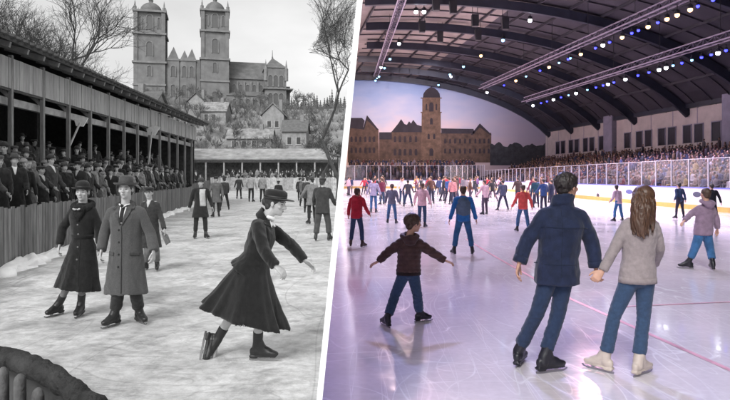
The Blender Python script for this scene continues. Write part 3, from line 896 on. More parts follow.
# ---- low shed with snow on its roof behind the far fence
ls = empty('low_shed', (-24, 85, 0), 'long low shed with snow-covered roof behind the far crowd', 'shed')
m_ = MB(); m_.prism([V((-2, 0.5, 4.15)), V((-2, 5, 5.9)), V((-2, 5, 6.0)), V((-2, 0.4, 4.35))], V((22, 0, 0))); m_.build('roof', mat('snowy_roof', 0.26, 0.9, 0.4, 0.8, bump=0.3, bscale=6), ls)
m_ = MB(); m_.abox(-2, 20, 4.2, 4.4, 0, 4.9); m_.build('wall', mat('shed_planks', 0.09, 0.9, 0.5, 3), ls)
m_ = MB(); m_.abox(-2, 20, 0.8, 0.95, 3.85, 4.1); m_.build('eave_board', mat('shed_eave', 0.12, 0.9), ls)
for k in range(9):
    m_ = MB(); m_.abox(-1.5 + 2.6 * k, -1.3 + 2.6 * k, 0.9, 1.1, 0, 3.9); m_.build('post', mat('shed_post', 0.3, 0.9), ls)

# ---- houses on the hill
def house(loc, label, w, d, h, rh, wallm, roofm, wins, axis='x', chim=True):
    o = empty('house', loc, label, 'house'); m_ = MB(); m_.abox(-w / 2, w / 2, 0, d, -3, h)
    if axis == 'x':
        m_.prism([V((-w / 2 + 0.01, 0.01, h)), V((-w / 2 + 0.01, d - 0.01, h)), V((-w / 2 + 0.01, d / 2, h + rh - 0.1))], V((w - 0.02, 0, 0)))
    else:
        m_.prism([V((-w / 2 + 0.01, 0.01, h)), V((w / 2 - 0.01, 0.01, h)), V((0, 0.01, h + rh - 0.1))], V((0, d - 0.02, 0)))
    m_.build('wall', wallm, o)
    m_ = MB()
    if axis == 'x':
        m_.prism([V((-w / 2 - 0.3, -0.4, h - 0.2)), V((-w / 2 - 0.3, d / 2, h + rh)), V((-w / 2 - 0.3, d + 0.4, h - 0.2)), V((-w / 2 - 0.3, d / 2, h + rh + 0.25))], V((w + 0.6, 0, 0)))
    else:
        m_.prism([V((-w / 2 - 0.4, -0.3, h - 0.2)), V((0, -0.3, h + rh)), V((w / 2 + 0.4, -0.3, h - 0.2)), V((0, -0.3, h + rh + 0.25))], V((0, d + 0.6, 0)))
    r = m_.build('roof', roofm, o)
    if chim:
        m_ = MB(); m_.abox(w * 0.2, w * 0.2 + 0.7, d / 2 - 0.4, d / 2 + 0.4, h + rh * 0.4, h + rh + 1.2); m_.build('chimney', mat('chimney_grey', 0.2, 0.9), r)
    for (x, z, ww, wh) in wins:
        m_ = MB(); m_.abox(x - ww / 2, x + ww / 2, -0.05, 0.1, z, z + wh); f = m_.build('window', mat('window_dark', 0.03, 0.3), o)
        m_ = MB()
        m_.abox(x - ww / 2 - 0.12, x - ww / 2, -0.1, 0.05, z - 0.1, z + wh + 0.1); m_.abox(x + ww / 2, x + ww / 2 + 0.12, -0.1, 0.05, z - 0.1, z + wh + 0.1)
        m_.abox(x - ww / 2 - 0.2, x + ww / 2 + 0.2, -0.16, 0.02, z - 0.22, z - 0.1)
        m_.build('frame', mat('window_frame', 0.4, 0.8), f)
    return o


pw_ = mat('plaster_white', 0.24, 0.9, 0.3, 1.0); pg_ = mat('plaster_grey', 0.2, 0.9, 0.25, 1.5); rf_ = mat('slate_grey', 0.11, 0.9, 0.35, 2, stretch=(1, 1, 3)); rs_ = mat('slate_snow', 0.22, 0.9, 0.5, 1.2)
def hz(u, Y): return V((X(u, Y), Y, hill(X(u, Y), Y)))
house(hz(294, 118), 'pale two-window house low on the hillside above the shed', 4.8, 6, 5.2, 2.2, pw_, rf_, [(-0.9, 2.6, 0.8, 1.3), (0.9, 2.6, 0.8, 1.3)])
house(hz(273, 128), 'white gabled house half hidden behind bare trees under the church', 4.6, 6, 5.6, 2.4, pw_, rs_, [(-0.8, 3, 0.8, 1.2), (0.8, 3, 0.8, 1.2)], 'y')
house(hz(249, 121), 'low long grey house behind the bare trees at mid slope', 9, 5, 2.8, 1.8, pg_, rs_, [(-3, 1, 0.9, 1.1), (-1, 1, 0.9, 1.1), (1, 1, 0.9, 1.1), (3, 1, 0.9, 1.1)])
house(hz(213, 142), 'snow-roofed house on the slope below the twin church towers', 6, 6, 3.2, 2.2, pw_, rs_, [(-1.6, 1, 0.9, 1.3), (0.2, 1, 0.9, 1.3)])
house(hz(196, 150), 'small pale gabled house beside the snow-roofed house on the slope', 4, 5, 3.6, 2.0, pw_, rf_, [(0, 1.4, 0.9, 1.3)], 'y')
house(V((X(112, 75), 75, 0)), 'long dark-roofed house rising behind the grandstand roof', 9.5, 8, 10.2, 2.6, pg_, rf_, [(-3, 7.6, 0.9, 1.4), (0, 7.6, 0.9, 1.4), (3, 7.6, 0.9, 1.4)])

# ---- church
ch = empty('church', (0, 180, 0), 'large stone church with twin domed towers on the hill', 'church')
stone = mat('church_stone', 0.16, 0.95, 0.28, 0.45, bump=0.5, bscale=2.0, detail=10); stone_d = mat('church_roof', 0.125, 0.9, 0.3, 0.6); dark = mat('church_window', 0.08, 0.4); trim = mat('church_trim', 0.185, 0.95, 0.25, 0.8)  # trim and windows drawn towards the stone tone; haze put into colour
s_ = 180 / 600.0


def cx(u): return (u - 365) * s_
def cz(v_): return HC + (HV - v_) * s_
CHB = V((0, 180, 0))


def arch_out(x, z0, w, h, y, n=8):
    o = [V((x - w / 2, y, z0)), V((x + w / 2, y, z0))]
    for i in range(n + 1):
        a = PI * i / n; o.append(V((x + w / 2 * math.cos(a), y, z0 + h - w / 2 + w / 2 * math.sin(a))))
    return o


def arch_window(par, x, z0, w, h, y):
    m_ = MB(); m_.prism(arch_out(x, z0, w, h, y - 0.05), V((0, 0.3, 0))); f = m_.build('window', dark, par)
    m_ = MB(); oo = arch_out(x, z0, w + 0.5, h + 0.25, y - 0.22); ii = arch_out(x, z0, w, h, y - 0.22); n = len(oo)
    bk = [p + V((0, 0.35, 0)) for p in oo]; ib = [p + V((0, 0.35, 0)) for p in ii]
    fs = []
    for i in range(1, n):
        j = (i + 1) % n
        fs += [(i, j, n + j, n + i), (i, 2 * n + i, 2 * n + j, j), (n + i, n + j, 3 * n + j, 3 * n + i)]
    m_.add(oo + ii + bk + ib, fs); m_.build('window_surround', trim, f)


def tower(u0, u1, vtop, vb, bands, name='tower'):
    x0, x1 = cx(u0), cx(u1); w = x1 - x0; xc = (x0 + x1) / 2; d = w
    m_ = MB(); ztop = cz(vtop); zb = cz(bands[1])
    m_.abox(x0, x1, 0, d, cz(125), cz(bands[0]))
    m_.abox(x0 + 0.25, x1 - 0.25, 0.25, d - 0.25, cz(bands[0]), zb)
    m_.abox(x0 + 0.7, x1 - 0.7, 0.7, d - 0.7, zb, ztop)
    for sx in (x0 + 0.5, x1 - 0.5):
        for sy in (0.5, d - 0.5): m_.abox(sx - 0.55, sx + 0.55, sy - 0.55, sy + 0.55, cz(125), ztop - 0.2)
    t = m_.build(name, stone, ch)
    m_ = MB()
    for z, e in ((cz(bands[0]), 0.45), (zb, 0.4), (ztop, 0.35), (cz(bands[0] + 22), 0.3)):
        m_ = MB(); m_.abox(x0 - e, x1 + e, -e, d + e, z - 0.28, z + 0.28); m_.build('cornice', trim, t)
    for sx in (x0 + 0.3, x1 - 0.3):
        for sy in (0.3, d - 0.3):
            m_ = MB(); m_.lathe((sx, sy, ztop + 0.2), [(0.45, 0), (0.5, 0.9), (0.25, 1.2), (0.2, 1.8), (0.02, 2.9)], 8); m_.build('pinnacle', trim, t)
    m_ = MB(); r = w * 0.36
    m_.lathe((xc, d / 2, ztop), [(r * 1.12, 0), (r * 1.12, 0.5), (r * 1.02, 0.6), (r, 1.2), (r * 0.92, 1.9), (r * 0.75, 2.6), (r * 0.48, 3.2), (r * 0.2, 3.55), (0.35, 3.65)], 20)
    m_.build('dome', stone_d, t, smooth=True)
    m_ = MB(); m_.lathe((xc, d / 2, ztop + 3.5), [(0.6, 0), (0.6, 0.6), (0.75, 0.7), (0.4, 1.1), (0.1, 1.6), (0.06, 2.4)], 10); m_.build('lantern', stone_d, t)
    arch_window(t, xc, zb + 1.2, 1.7, ztop - zb - 2.2, 0.7)
    for q in (-1, 1): arch_window(t, xc + q * w * 0.30, zb + 1.6, 0.7, (ztop - zb) * 0.5, 0.7)
    hb = (zb - cz(bands[0]))
    arch_window(t, xc, cz(bands[0]) + hb * 0.22, 1.7, hb * 0.5, 0.25)
    hc = 22 * s_
    arch_window(t, xc, cz(bands[0] + 22) + 1.2 + hc * 0.2, 1.1, hc * 0.45, 0.0)
    arch_window(t, xc, cz(bands[0] + 46), 1.6, 4.0, 0.0)
    return t


tower(138.5, 167.5, 15, 110, (65, 37)); tower(201.5, 228.5, 10, 110, (59, 31))
m_ = MB(); m_.abox(cx(168), cx(201), 0.9, 14, cz(125), cz(60))                      # west front between the towers
for (u, vp, wd) in ((175, 47, 11), (186.5, 50, 9), (192, 48, 9)):
    m_.abox(cx(u - wd / 2), cx(u + wd / 2), 0.6, 5, cz(125), cz(62))
m_.build('west_front', stone, ch)
for (u, vp, wd) in ((175, 47, 12), (185.5, 50, 9), (192.5, 48, 10)):
    m_ = MB(); a = [V((cx(u - wd / 2), 0.4, cz(62))), V((cx(u + wd / 2), 0.4, cz(62))), V((cx(u + wd / 2), 5, cz(62))), V((cx(u - wd / 2), 5, cz(62))), V((cx(u), 2.6, cz(vp)))]
    m_.add(a, [(0, 1, 4), (1, 2, 4), (2, 3, 4), (3, 0, 4), (0, 3, 2, 1)]); m_.build('spire', stone_d, ch)
    arch_window(ch, cx(u), cz(78), 1.2, 3.2, 0.6)
    arch_window(ch, cx(u), cz(98), 1.3, 3.6, 0.6)
m_ = MB(); m_.abox(cx(229), cx(266), 3, 16, cz(125), cz(76)); m_.abox(cx(226), cx(264), -1, 3, cz(125), cz(95)); m_.build('nave', stone, ch)
m_ = MB(); m_.prism([V((cx(228), 2.6, cz(76.5))), V((cx(228), 16.4, cz(76.5))), V((cx(228), 9.5, cz(55)))], V((cx(268) - cx(228), 0, 0))); m_.build('nave_roof', stone_d, ch)
m_ = MB(); m_.prism([V((cx(226), -1.3, cz(95.3))), V((cx(226), 2.98, cz(95.3))), V((cx(226), 2.98, cz(89)))], V((cx(264) - cx(226), 0, 0))); m_.build('aisle_roof', stone_d, ch)
for k in range(5):
    u = 234 + 6.8 * k; arch_window(ch, cx(u), cz(93.5) + 0.8, 1.0, 2.6, 3.0); arch_window(ch, cx(u), cz(108), 1.1, 2.8, -1.0)
    m_ = MB(); m_.abox(cx(u + 3.4) - 0.3, cx(u + 3.4) + 0.3, -1.7, -0.98, cz(125), cz(97)); m_.abox(cx(u + 3.4) - 0.25, cx(u + 3.4) + 0.25, 2.5, 2.98, cz(91), cz(79)); m_.build('buttress', trim, ch)
m_ = MB(); m_.abox(cx(264), cx(285), -3, 15, cz(125), cz(67)); m_.abox(cx(285), cx(290), 0, 12, cz(125), cz(84)); m_.build('transept', stone, ch)
a = [V((cx(263), -3.3, cz(67))), V((cx(286), -3.3, cz(67))), V((cx(286), 15.3, cz(67))), V((cx(263), 15.3, cz(67))), V((cx(273.5), 5, cz(52)))]
m_ = MB(); m_.add(a, [(0, 1, 4), (1, 2, 4), (2, 3, 4), (3, 0, 4), (0, 3, 2, 1)]); m_.lathe((cx(273.5), 5, cz(52.5)), [(0.3, 0), (0.12, 0.8), (0.06, 2.6)], 6); m_.build('transept_roof', stone_d, ch)
for u in (264.5, 285):
    m_ = MB(); m_.lathe((cx(u), -2.9, cz(80)), [(0.6, 0), (0.6, 3.6), (0.3, 4.2), (0.02, 6.4)], 8); m_.build('pinnacle', trim, ch)
for u in (269, 274.5, 280): arch_window(ch, cx(u), cz(86), 1.2, 3.4, -3.0); arch_window(ch, cx(u), cz(104), 1.3, 3.4, -3.0)
m_ = MB(); m_.abox(cx(262), cx(292), -3.5, 16, cz(88.5), cz(87.5)); m_.build('string_course', trim, ch)

th_ = math.radians(14); pv_ = V((cx(215), 0, 0)); ch.rotation_euler.z = th_; ch.location = CHB + pv_ - Matrix.Rotation(th_, 3, 'Z') @ pv_

# ---- bare trees
def bare_tree_meshes(seed, H, spread=0.75, levels=6, trunk_frac=0.25, r0=None, lean=(0, 0), clip=None, nmax=9000, thin=1.0):
    rr = random.Random(seed); T = []; C = []; r0 = r0 or H * 0.02

    def grow(p, d, L, r, lev):
        if len(C) > nmax: return
        n = 3; q = p; dd = d
        for i in range(n):
            dd = (dd + V((rr.gauss(0, 0.13), rr.gauss(0, 0.13), rr.gauss(0.03, 0.1)))).normalized()
            e = q + dd * (L / n)
            if clip and not clip(e):
                dd = V((-abs(dd.x) - 0.25 if not clip(q + V((0.35, 0, 0))) else abs(dd.x) + 0.25, dd.y, dd.z)).normalized(); e = q + dd * (L / n)
                if not clip(e): return
            ra = r * (1 - 0.35 * i / n); rb = r * (1 - 0.35 * (i + 1) / n)
            (T if lev <= 1 else C).append((q, e, ra, rb))
            q = e
            if lev < levels and i > 0 and lev > 0:
                for _ in range(1):
                    k = dd.orthogonal().normalized(); k.rotate(Matrix.Rotation(rr.uniform(0, 2 * PI), 3, dd))
                    grow(q, (dd * 0.75 + k * rr.uniform(0.4, 0.9) * spread + V((0, 0, 0.1))).normalized(), L * rr.uniform(0.5, 0.75), rb * 0.6, lev + 1)
        if lev < levels:
            m = 3 if lev == 0 else 2
            a0 = rr.uniform(0, 2 * PI)
            for j in range(m):
                k = dd.orthogonal().normalized(); k.rotate(Matrix.Rotation(a0 + 2 * PI * j / m + rr.uniform(-0.5, 0.5), 3, dd))
                grow(q, (dd + k * rr.uniform(0.35, 0.8) * spread).normalized(), L * rr.uniform(0.68, 0.86), r * 0.66, lev + 1)
    grow(V((0, 0, -0.2)), V((lean[0], lean[1], 1)).normalized(), H * trunk_frac, r0, 0)
    mt, mc = MB(), MB(); mt.tubes(T, 7); mc.tubes([(a, b, max(x, 0.006 * thin), max(y_, 0.005 * thin)) for a, b, x, y_ in C], 3)
    return mt, mc


barkm = mat('tree_bark', 0.045, 0.95, 0.4, 4); twig = mat('bare_twigs', 0.06, 0.95, 0.3, 4)


def tree(loc, label, mts, scale=1.0, rz=0.0, group=None):
    o = empty('bare_tree', loc, label, 'tree', group)
    o.scale = (scale,) * 3; o.rotation_euler.z = rz
    link('trunk', mts[0], o); link('crown', mts[1], o)
    return o


def tm(*a, **k):
    t, c = bare_tree_meshes(*a, **k); return t.mesh('trunk', barkm, True), c.mesh('crown', twig, False)


tree(V((X(66, 58), 58, 0)), 'tall bare spreading tree behind the grandstand roof beside the dark-roofed house', tm(11, 19, 0.85, 7, 0.30, nmax=30000, thin=1.3))
tree(V((X(22, 64), 64, 0)), 'bare tree behind the near end of the grandstand roof at the left edge', tm(13, 20, 0.9, 7, 0.31, nmax=26000, thin=1.4))
tree(V((X(45, 60), 60, 0)), 'many-stemmed bare tree between the two tallest trees behind the grandstand', tm(19, 18.5, 0.95, 7, 0.29, nmax=26000, thin=1.3))
tree(V((X(100, 66), 66, 0)), 'lower bare tree leaning toward the church tower behind the grandstand', tm(5, 16, 0.95, 7, 0.28, lean=(0.15, 0), nmax=18000, thin=1.4))
TX, TY = X(337, 44), 44.0
clipf = lambda e: X(303, e.y + TY) - 1.2 * math.sin(e.z * 0.9) < e.x + TX < part_x(e.y + TY, e.z) - 0.15
tree(V((TX, TY, 0)), 'big dark bare tree at the top beside the white dividing line', tm(31, 21, 0.85, 7, 0.24, r0=0.17, lean=(0.03, 0), clip=clipf, nmax=16000, thin=0.9))
TX, TY = X(322, 60), 60.0
tree(V((TX, TY, 0)), 'dense lower bare tree in front of the wooded ridge near the dividing line', tm(41, 11.5, 1.05, 7, 0.2, clip=lambda e: e.x + TX < part_x(e.y + TY, e.z) - 0.2, nmax=8000, thin=2.0))
barkm, twig = mat('hazed_bark', 0.12, 0.95, 0.4, 4), mat('hazed_twigs', 0.145, 0.95, 0.3, 4)  # far trees paler than near ones; haze put into their colour
arche = [tm(s, 8, 1.0, 5, 0.2, nmax=1600, thin=4.0) for s in (51, 52, 53, 54)]
rr = random.Random(17)
n_ = 0
for k in range(84):
    u = rr.uniform(130, 335); Y = rr.uniform(96, 174)
    p = hz(u, Y)
    if abs(u - 294) < 9 and Y < 118: continue
    if p.x > part_x(Y, 4) - 4: continue
    tree(p, 'leafless grey tree among the others on the hillside below the church', arche[k % 4], rr.uniform(0.75, 1.25), rr.uniform(0, 6), 'bare trees on the hillside')
# conifers along the ridge
def conifer():
    m_ = MB(); rr = random.Random(2)
    for k in range(9):
        z = 1.2 + k * 0.85; r = 1.9 * (1 - k / 9.5)
        for j in range(11):
            a = 2 * PI * j / 11 + rr.uniform(-0.3, 0.3); q = r * rr.uniform(0.7, 1.15)
            t = V((math.cos(a) * q, math.sin(a) * q, z - 0.35 * q)); n = V((-math.sin(a), math.cos(a), 0)) * 0.35 * q
            b = V((0, 0, z + 0.7)); m_.add([b, t - n, t + V((0, 0, -0.25)), t + n], [(0, 1, 2), (0, 2, 3)])
    return m_.mesh('crown', mat('conifer', 0.10, 1.0, 0.4, 2), False)


cm = conifer(); tk = MB(); tk.limb([V((0, 0, 0)), V((0, 0, 8.5))], [0.2, 0.04], 6, 1); tkm = tk.mesh('trunk', barkm)
for k in range(22):
    u = 286 + k * 2.9 + rr.uniform(-1, 1); Y = rr.uniform(196, 240)
    o = empty('pine_tree', hz(u, Y), 'dark conifer standing in the row along the ridge right of the church', 'tree', 'conifers along the ridge')
    o.scale = (rr.uniform(0.5, 0.95),) * 2 + (rr.uniform(0.55, 1.0),); o.rotation_euler.z = rr.uniform(0, 6)
    link('crown', cm, o); link('trunk', tkm, o)
# scrub: low twiggy growth over the hillside
sc_ = MB(); segs = []
for k in range(1500):
    u = rr.uniform(120, 345); Y = rr.uniform(92, 178); p = hz(u, Y)
    if Y < 107 and p.x > part_x(Y, 2) - 1.5: continue
    n = rr.randint(5, 9); h = rr.uniform(0.8, 2.4)
    for j in range(n):
        a = rr.uniform(0, 2 * PI); e = p + V((math.cos(a) * rr.uniform(0.2, 1.2), math.sin(a) * rr.uniform(0.2, 1.2), h * rr.uniform(0.5, 1)))
        segs.append((p, e, 0.06, 0.02))
sc_.tubes(segs, 3)
tag(sc_.build('undergrowth', mat('scrub_twigs', 0.16, 1.0, 0.5, 0.4)), 'leafless scrub covering the hillside', 'scrub', kind='stuff')
# ------------------------------------------------------------------ added slab drawing the slanted split line and keeping both lights apart
dw = MB(); a0, a1, zt = 3.5, 105.3, 20.5; hw = 0.017


def dpt(Y, z, o): return V((part_x(Y, z) + o, Y, z))
zb_ = -0.3
dw.add([dpt(a0, zb_, -hw), dpt(a0, zb_, hw), dpt(a0, zt, hw), dpt(a0, zt, -hw), dpt(a1, zb_, -hw), dpt(a1, zb_, hw), dpt(a1, zt, hw), dpt(a1, zt, -hw)],
       [(0, 1, 2, 3), (7, 6, 5, 4), (0, 3, 7, 4), (1, 5, 6, 2), (3, 2, 6, 7), (0, 4, 5, 1)])
tag(dw.build('split_divider', mat('white_paint', 0.92, 0.6, 0.02, 3)), 'added thin white slab seen edge-on as the split line between grey rink and coloured arena', 'wall')

# ------------------------------------------------------------------ arena ice
def ice_right_mat():
    m = bpy.data.materials.new('arena_ice'); m.use_nodes = True
    nt = m.node_tree; b = nt.nodes['Principled BSDF']; N = nt.nodes.new; Lk = nt.links.new
    tc = N('ShaderNodeTexCoord')

    def nz(scale, det, str_=(1, 1, 1), rot=0.0, rough=0.55, dist=0.0):
        mp = N('ShaderNodeMapping'); mp.inputs['Scale'].default_value = str_; mp.inputs['Rotation'].default_value = (0, 0, rot)
        Lk(tc.outputs['Object'], mp.inputs[0])
        n = N('ShaderNodeTexNoise'); n.inputs['Scale'].default_value = scale; n.inputs['Detail'].default_value = det
        n.inputs['Roughness'].default_value = rough; n.inputs['Distortion'].default_value = dist
        Lk(mp.outputs[0], n.inputs['Vector']); return n.outputs['Fac']

    def rng(f, a, b_, c, d):
        r = N('ShaderNodeMapRange'); r.inputs[1].default_value = a; r.inputs[2].default_value = b_; r.inputs[3].default_value = c; r.inputs[4].default_value = d
        Lk(f, r.inputs[0]); return r.outputs[0]

    def mth(op, a, b_):
        x = N('ShaderNodeMath'); x.operation = op
        for i, q in enumerate((a, b_)):
            if isinstance(q, (int, float)): x.inputs[i].default_value = q
            else: Lk(q, x.inputs[i])
        return x.outputs[0]

    def contour(scale, str_, rot, wid, dist, lvl=0.5):
        f = nz(scale, 1.0, str_, rot, 0.4, dist)
        return rng(mth('ABSOLUTE', mth('SUBTRACT', f, lvl), 0), 0.0, wid * 0.95, 1.0, 0.0)
    s = contour(0.30, (1, 1, 1), 0.3, 0.0016, 0.4)
    for (a, st, r, w_, d, l) in ((0.4, (1, 0.25, 1), 1.0, 0.0012, 0.1, 0.46), (0.5, (0.2, 1.2, 1), 2.0, 0.0013, 0.1, 0.54), (0.62, (1, 0.25, 1), 0.6, 0.0016, 0.1, 0.5), (0.7, (0.2, 1, 1), 2.6, 0.0016, 0.2, 0.44), (0.9, (1, 0.18, 1), 1.7, 0.002, 0.1, 0.52), (1.1, (0.2, 1, 1), 0.1, 0.0024, 0.1, 0.48), (1.4, (1, 0.15, 1), 2.2, 0.003, 0.1, 0.5), (0.8, (0.15, 1, 1), 1.35, 0.0018, 0.1, 0.57), (1.2, (1, 0.15, 1), 0.85, 0.0024, 0.1, 0.43), (2.0, (1, 0.12, 1), 2.9, 0.004, 0.1, 0.5), (1.7, (0.12, 1, 1), 0.45, 0.0034, 0.1, 0.47), (2.3, (1, 0.14, 1), 0.35, 0.0045, 0.1, 0.53)):
        s = mth('MAXIMUM', s, contour(a, st, r, w_, d, l))
    patch = rng(nz(0.8, 4), 0.38, 0.62, 0.15, 1.0)
    s = mth('MULTIPLY', s, patch)
    mott = rng(nz(0.45, 7, rough=0.65), 0.3, 0.7, 0.84, 1.04)
    fine = rng(nz(14, 5), 0.3, 0.7, 0.94, 1.03)
    v_ = mth('MULTIPLY', mott, fine)
    c = N('ShaderNodeMixRGB'); c.inputs[1].default_value = (0.70, 0.645, 0.685, 1); c.inputs[2].default_value = (0.92, 0.91, 0.93, 1); Lk(mth('MULTIPLY', s, 0.85), c.inputs[0])
    sc2 = N('ShaderNodeVectorMath'); sc2.operation = 'SCALE'; Lk(c.outputs[0], sc2.inputs[0]); Lk(v_, sc2.inputs['Scale'])
    Lk(sc2.outputs[0], b.inputs['Base Color'])
    ro = mth('ADD', rng(nz(0.6, 6, rough=0.7), 0.35, 0.65, 0.05, 0.17), mth('MULTIPLY', s, 0.10)); Lk(ro, b.inputs['Roughness'])
    b.inputs['IOR'].default_value = 1.6
    b.inputs['Specular IOR Level'].default_value = 0.75
    bp = N('ShaderNodeBump'); bp.inputs['Strength'].default_value = 0.13; bp.inputs['Distance'].default_value = 0.006
    Lk(mth('ADD', mth('MULTIPLY', s, 0.10), nz(6, 5)), bp.inputs['Height']); Lk(bp.outputs[0], b.inputs['Normal'])
    return m


ZA = 0.0
XR, YE = 17.7, 95.0
ai = MB()
corner = [(XR - 6 + 6 * math.sin(a), YE - 6 + 6 * math.cos(a)) for a in [PI / 2 * (1 - i / 10) for i in range(11)]]
outl = [(part_x(-14, 0), -14), (XR, -14)] + corner + [(part_x(YE, 0), YE)]
ai.add([(x, y, ZA) for x, y in outl], [tuple(range(len(outl)))])
tag(ai.build('arena_ice', ice_right_mat()), kind='structure')
af = MB(); af.add([(part_x(-14, 0), -14, -0.03), (60, -14, -0.03), (60, 106, -0.03), (part_x(106, 0), 106, -0.03)], [(0, 1, 2, 3)])
tag(af.build('arena_floor', mat('arena_concrete', 0.2, 0.9)), kind='structure')
redl = mat('red_ice_line', (0.66, 0.36, 0.43), 0.3, 0.35, 3)
for pts_ in ([(3.42, -14), (3.42, 4.5), (3.30, 5.5), (2.95, 8.6), (2.86, 13), (2.85, 17)], [(3.3, 8.05), (4.9, 8.35), (9, 9.0), (XR, 10)]):
    m_ = MB(); w2 = 0.03 if pts_[0][1] < 0 else 0.018
    q = [V((x, y, 0.004 if pts_[0][1] < 0 else 0.008)) for x, y in pts_]
    vs = []
    for i, p in enumerate(q):
        t = (q[min(i + 1, len(q) - 1)] - q[max(i - 1, 0)]).normalized(); nn = V((-t.y, t.x, 0)); vs += [p + nn * w2, p - nn * w2]
    m_.add(vs, [(2 * i, 2 * i + 1, 2 * i + 3, 2 * i + 2) for i in range(len(q) - 1)])
    tag(m_.build('ice_line_marking', redl), kind='structure')

# ------------------------------------------------------------------ boards and glass
white_b = mat('board_plastic', (0.60, 0.56, 0.60), 0.35, 0.06, 2); yellow = mat('kick_plate', (0.48, 0.30, 0.07), 0.4, 0.15, 3); blue_r = mat('cap_rail', (0.10, 0.12, 0.42), 0.4, 0.1)
steel = mat('brushed_steel', (0.62, 0.6, 0.68), 0.35, 0.1, metal=0.6)
gm = bpy.data.materials.new('rink_glass'); gm.use_nodes = True
nt = gm.node_tree; nt.nodes.remove(nt.nodes['Principled BSDF']); N = nt.nodes.new
tr = N('ShaderNodeBsdfTransparent'); tr.inputs[0].default_value = (0.86, 0.88, 0.92, 1); gl = N('ShaderNodeBsdfGlossy'); gl.inputs['Roughness'].default_value = 0.08
mx = N('ShaderNodeMixShader'); mx.inputs[0].default_value = 0.07
nt.links.new(tr.outputs[0], mx.inputs[1]); nt.links.new(gl.outputs[0], mx.inputs[2]); nt.links.new(mx.outputs[0], nt.nodes['Material Output'].inputs[0])


def board_run(label, pts, ztop, gtop, post_step):
    base = V((pts[0][0], pts[0][1], 0)); o = empty('rink_boards', base, label, 'rink boards')
    def strip(z0, z1, off, th, name, m):
        mb = MB()
        for a, b in zip(pts[:-1], pts[1:]):
            A = V((a[0], a[1], 0)) - base; B = V((b[0], b[1], 0)) - base; t = (B - A).normalized(); nn = V((-t.y, t.x, 0))
            mb.prism([A + nn * off + V((0, 0, z0)), B + nn * off + V((0, 0, z0)), B + nn * off + V((0, 0, z1)), A + nn * off + V((0, 0, z1))], -nn * th)
        return mb.build(name, m, o)
    strip(0.262, ztop, 0.0, 0.08, 'board_panel', white_b); strip(0.0, 0.26, 0.015, 0.09, 'kick_strip', yellow)
    strip(ztop + 0.001, ztop + 0.06, 0.03, 0.14, 'cap_rail', blue_r); strip(ztop + 0.062, gtop, -0.03, 0.012, 'glass_pane', gm)
    strip(gtop + 0.001, gtop + 0.03, -0.02, 0.03, 'glass_edge', steel)
    n = 0
    for a, b in zip(pts[:-1], pts[1:]):
        A = V((a[0], a[1], 0)) - base; B = V((b[0], b[1], 0)) - base; L = (B - A).length; k = max(1, round(L / post_step))
        t = (B - A).normalized(); nn = V((-t.y, t.x, 0))
        for i in range(k):
            p = A + t * (L * i / k) - nn * 0.036; m_ = MB(); m_.box(p + V((0, 0, (ztop + gtop) / 2 + 0.02)), t * 0.03, nn * 0.03, V((0, 0, (gtop - ztop) / 2 - 0.02))); m_.build('glass_post', steel, o)
    return o


br = board_run('long right-hand rink boards with glass panels and yellow kick strip', [(XR, 16.0), (XR, 89.0)], 1.15, 2.7, 1.85)
be = board_run('far end rink boards curving round the corner below the mural', corner + [(part_x(YE, 0) + 0.3, YE)], 1.2, 3.55, 1.85)
# dark sponsor emblems on the right boards (unreadable shapes in the picture)
for (Yb, z, a, b, cc) in ((40.2, 0.76, 0.5, 0.2, (0.05, 0.06, 0.2)), (32.0, 0.82, 0.36, 0.2, (0.02, 0.025, 0.06)), (45.6, 0.35, 0.25, 0.22, (0.03, 0.02, 0.03)), ):
    m_ = MB(); m_.prism([V((-0.006, b_ * 0 + a * math.cos(q) * 1.1, 0.75 * b * math.sin(q))) for q in [2 * PI * i / 20 for i in range(20)] for b_ in (0,)], V((0.004, 0, 0)))
    o = m_.build('emblem', mat('emblem_%d' % int(Yb), cc, 0.5, 0.2, 4), br, loc=V((0.0, Yb - 16.0, z)))

# ------------------------------------------------------------------ vault, ribs, walls
def vx0(Y): return -2 + 0.14 * (105 - Y)
def vz(dx): return 3.8 + 15.8 * math.sqrt(max(0.0, 1 - (dx / 36.0) ** 2))
DXM = 33.5
def wall_x(Y): return vx0(Y) + DXM


YA, YB = -14.0, 105.0
roof_t = empty('arena_roof', (vx0(YB), YB, 0), 'dark vaulted arena roof of pink-lit panels between steel arches', 'roof')
RB = V((vx0(YB), YB, 0))
panel_l = mat('roof_panel', (0.22, 0.185, 0.175), 0.8, 0.3, 0.35, bump=0.2, bscale=2, detail=8); panel_d = mat('roof_panel_shaded', (0.035, 0.03, 0.042), 0.8, 0.35, 0.4, detail=8)  # side panels darker; the dim light there is put into their colour
ribm = mat('arch_steel', (0.018, 0.02, 0.034), 0.5, 0.3, 1.0); purm = mat('purlin_steel', (0.03, 0.026, 0.036), 0.6, 0.3, 1.0)


def inside(x, Y, z): return x > part_x(Y, z) + 0.02


NS = 44
def vpt(Y, k, low=0.0):
    a = -DXM + 2 * DXM * k / NS; return V((vx0(Y) + a, Y, vz(a) - low))


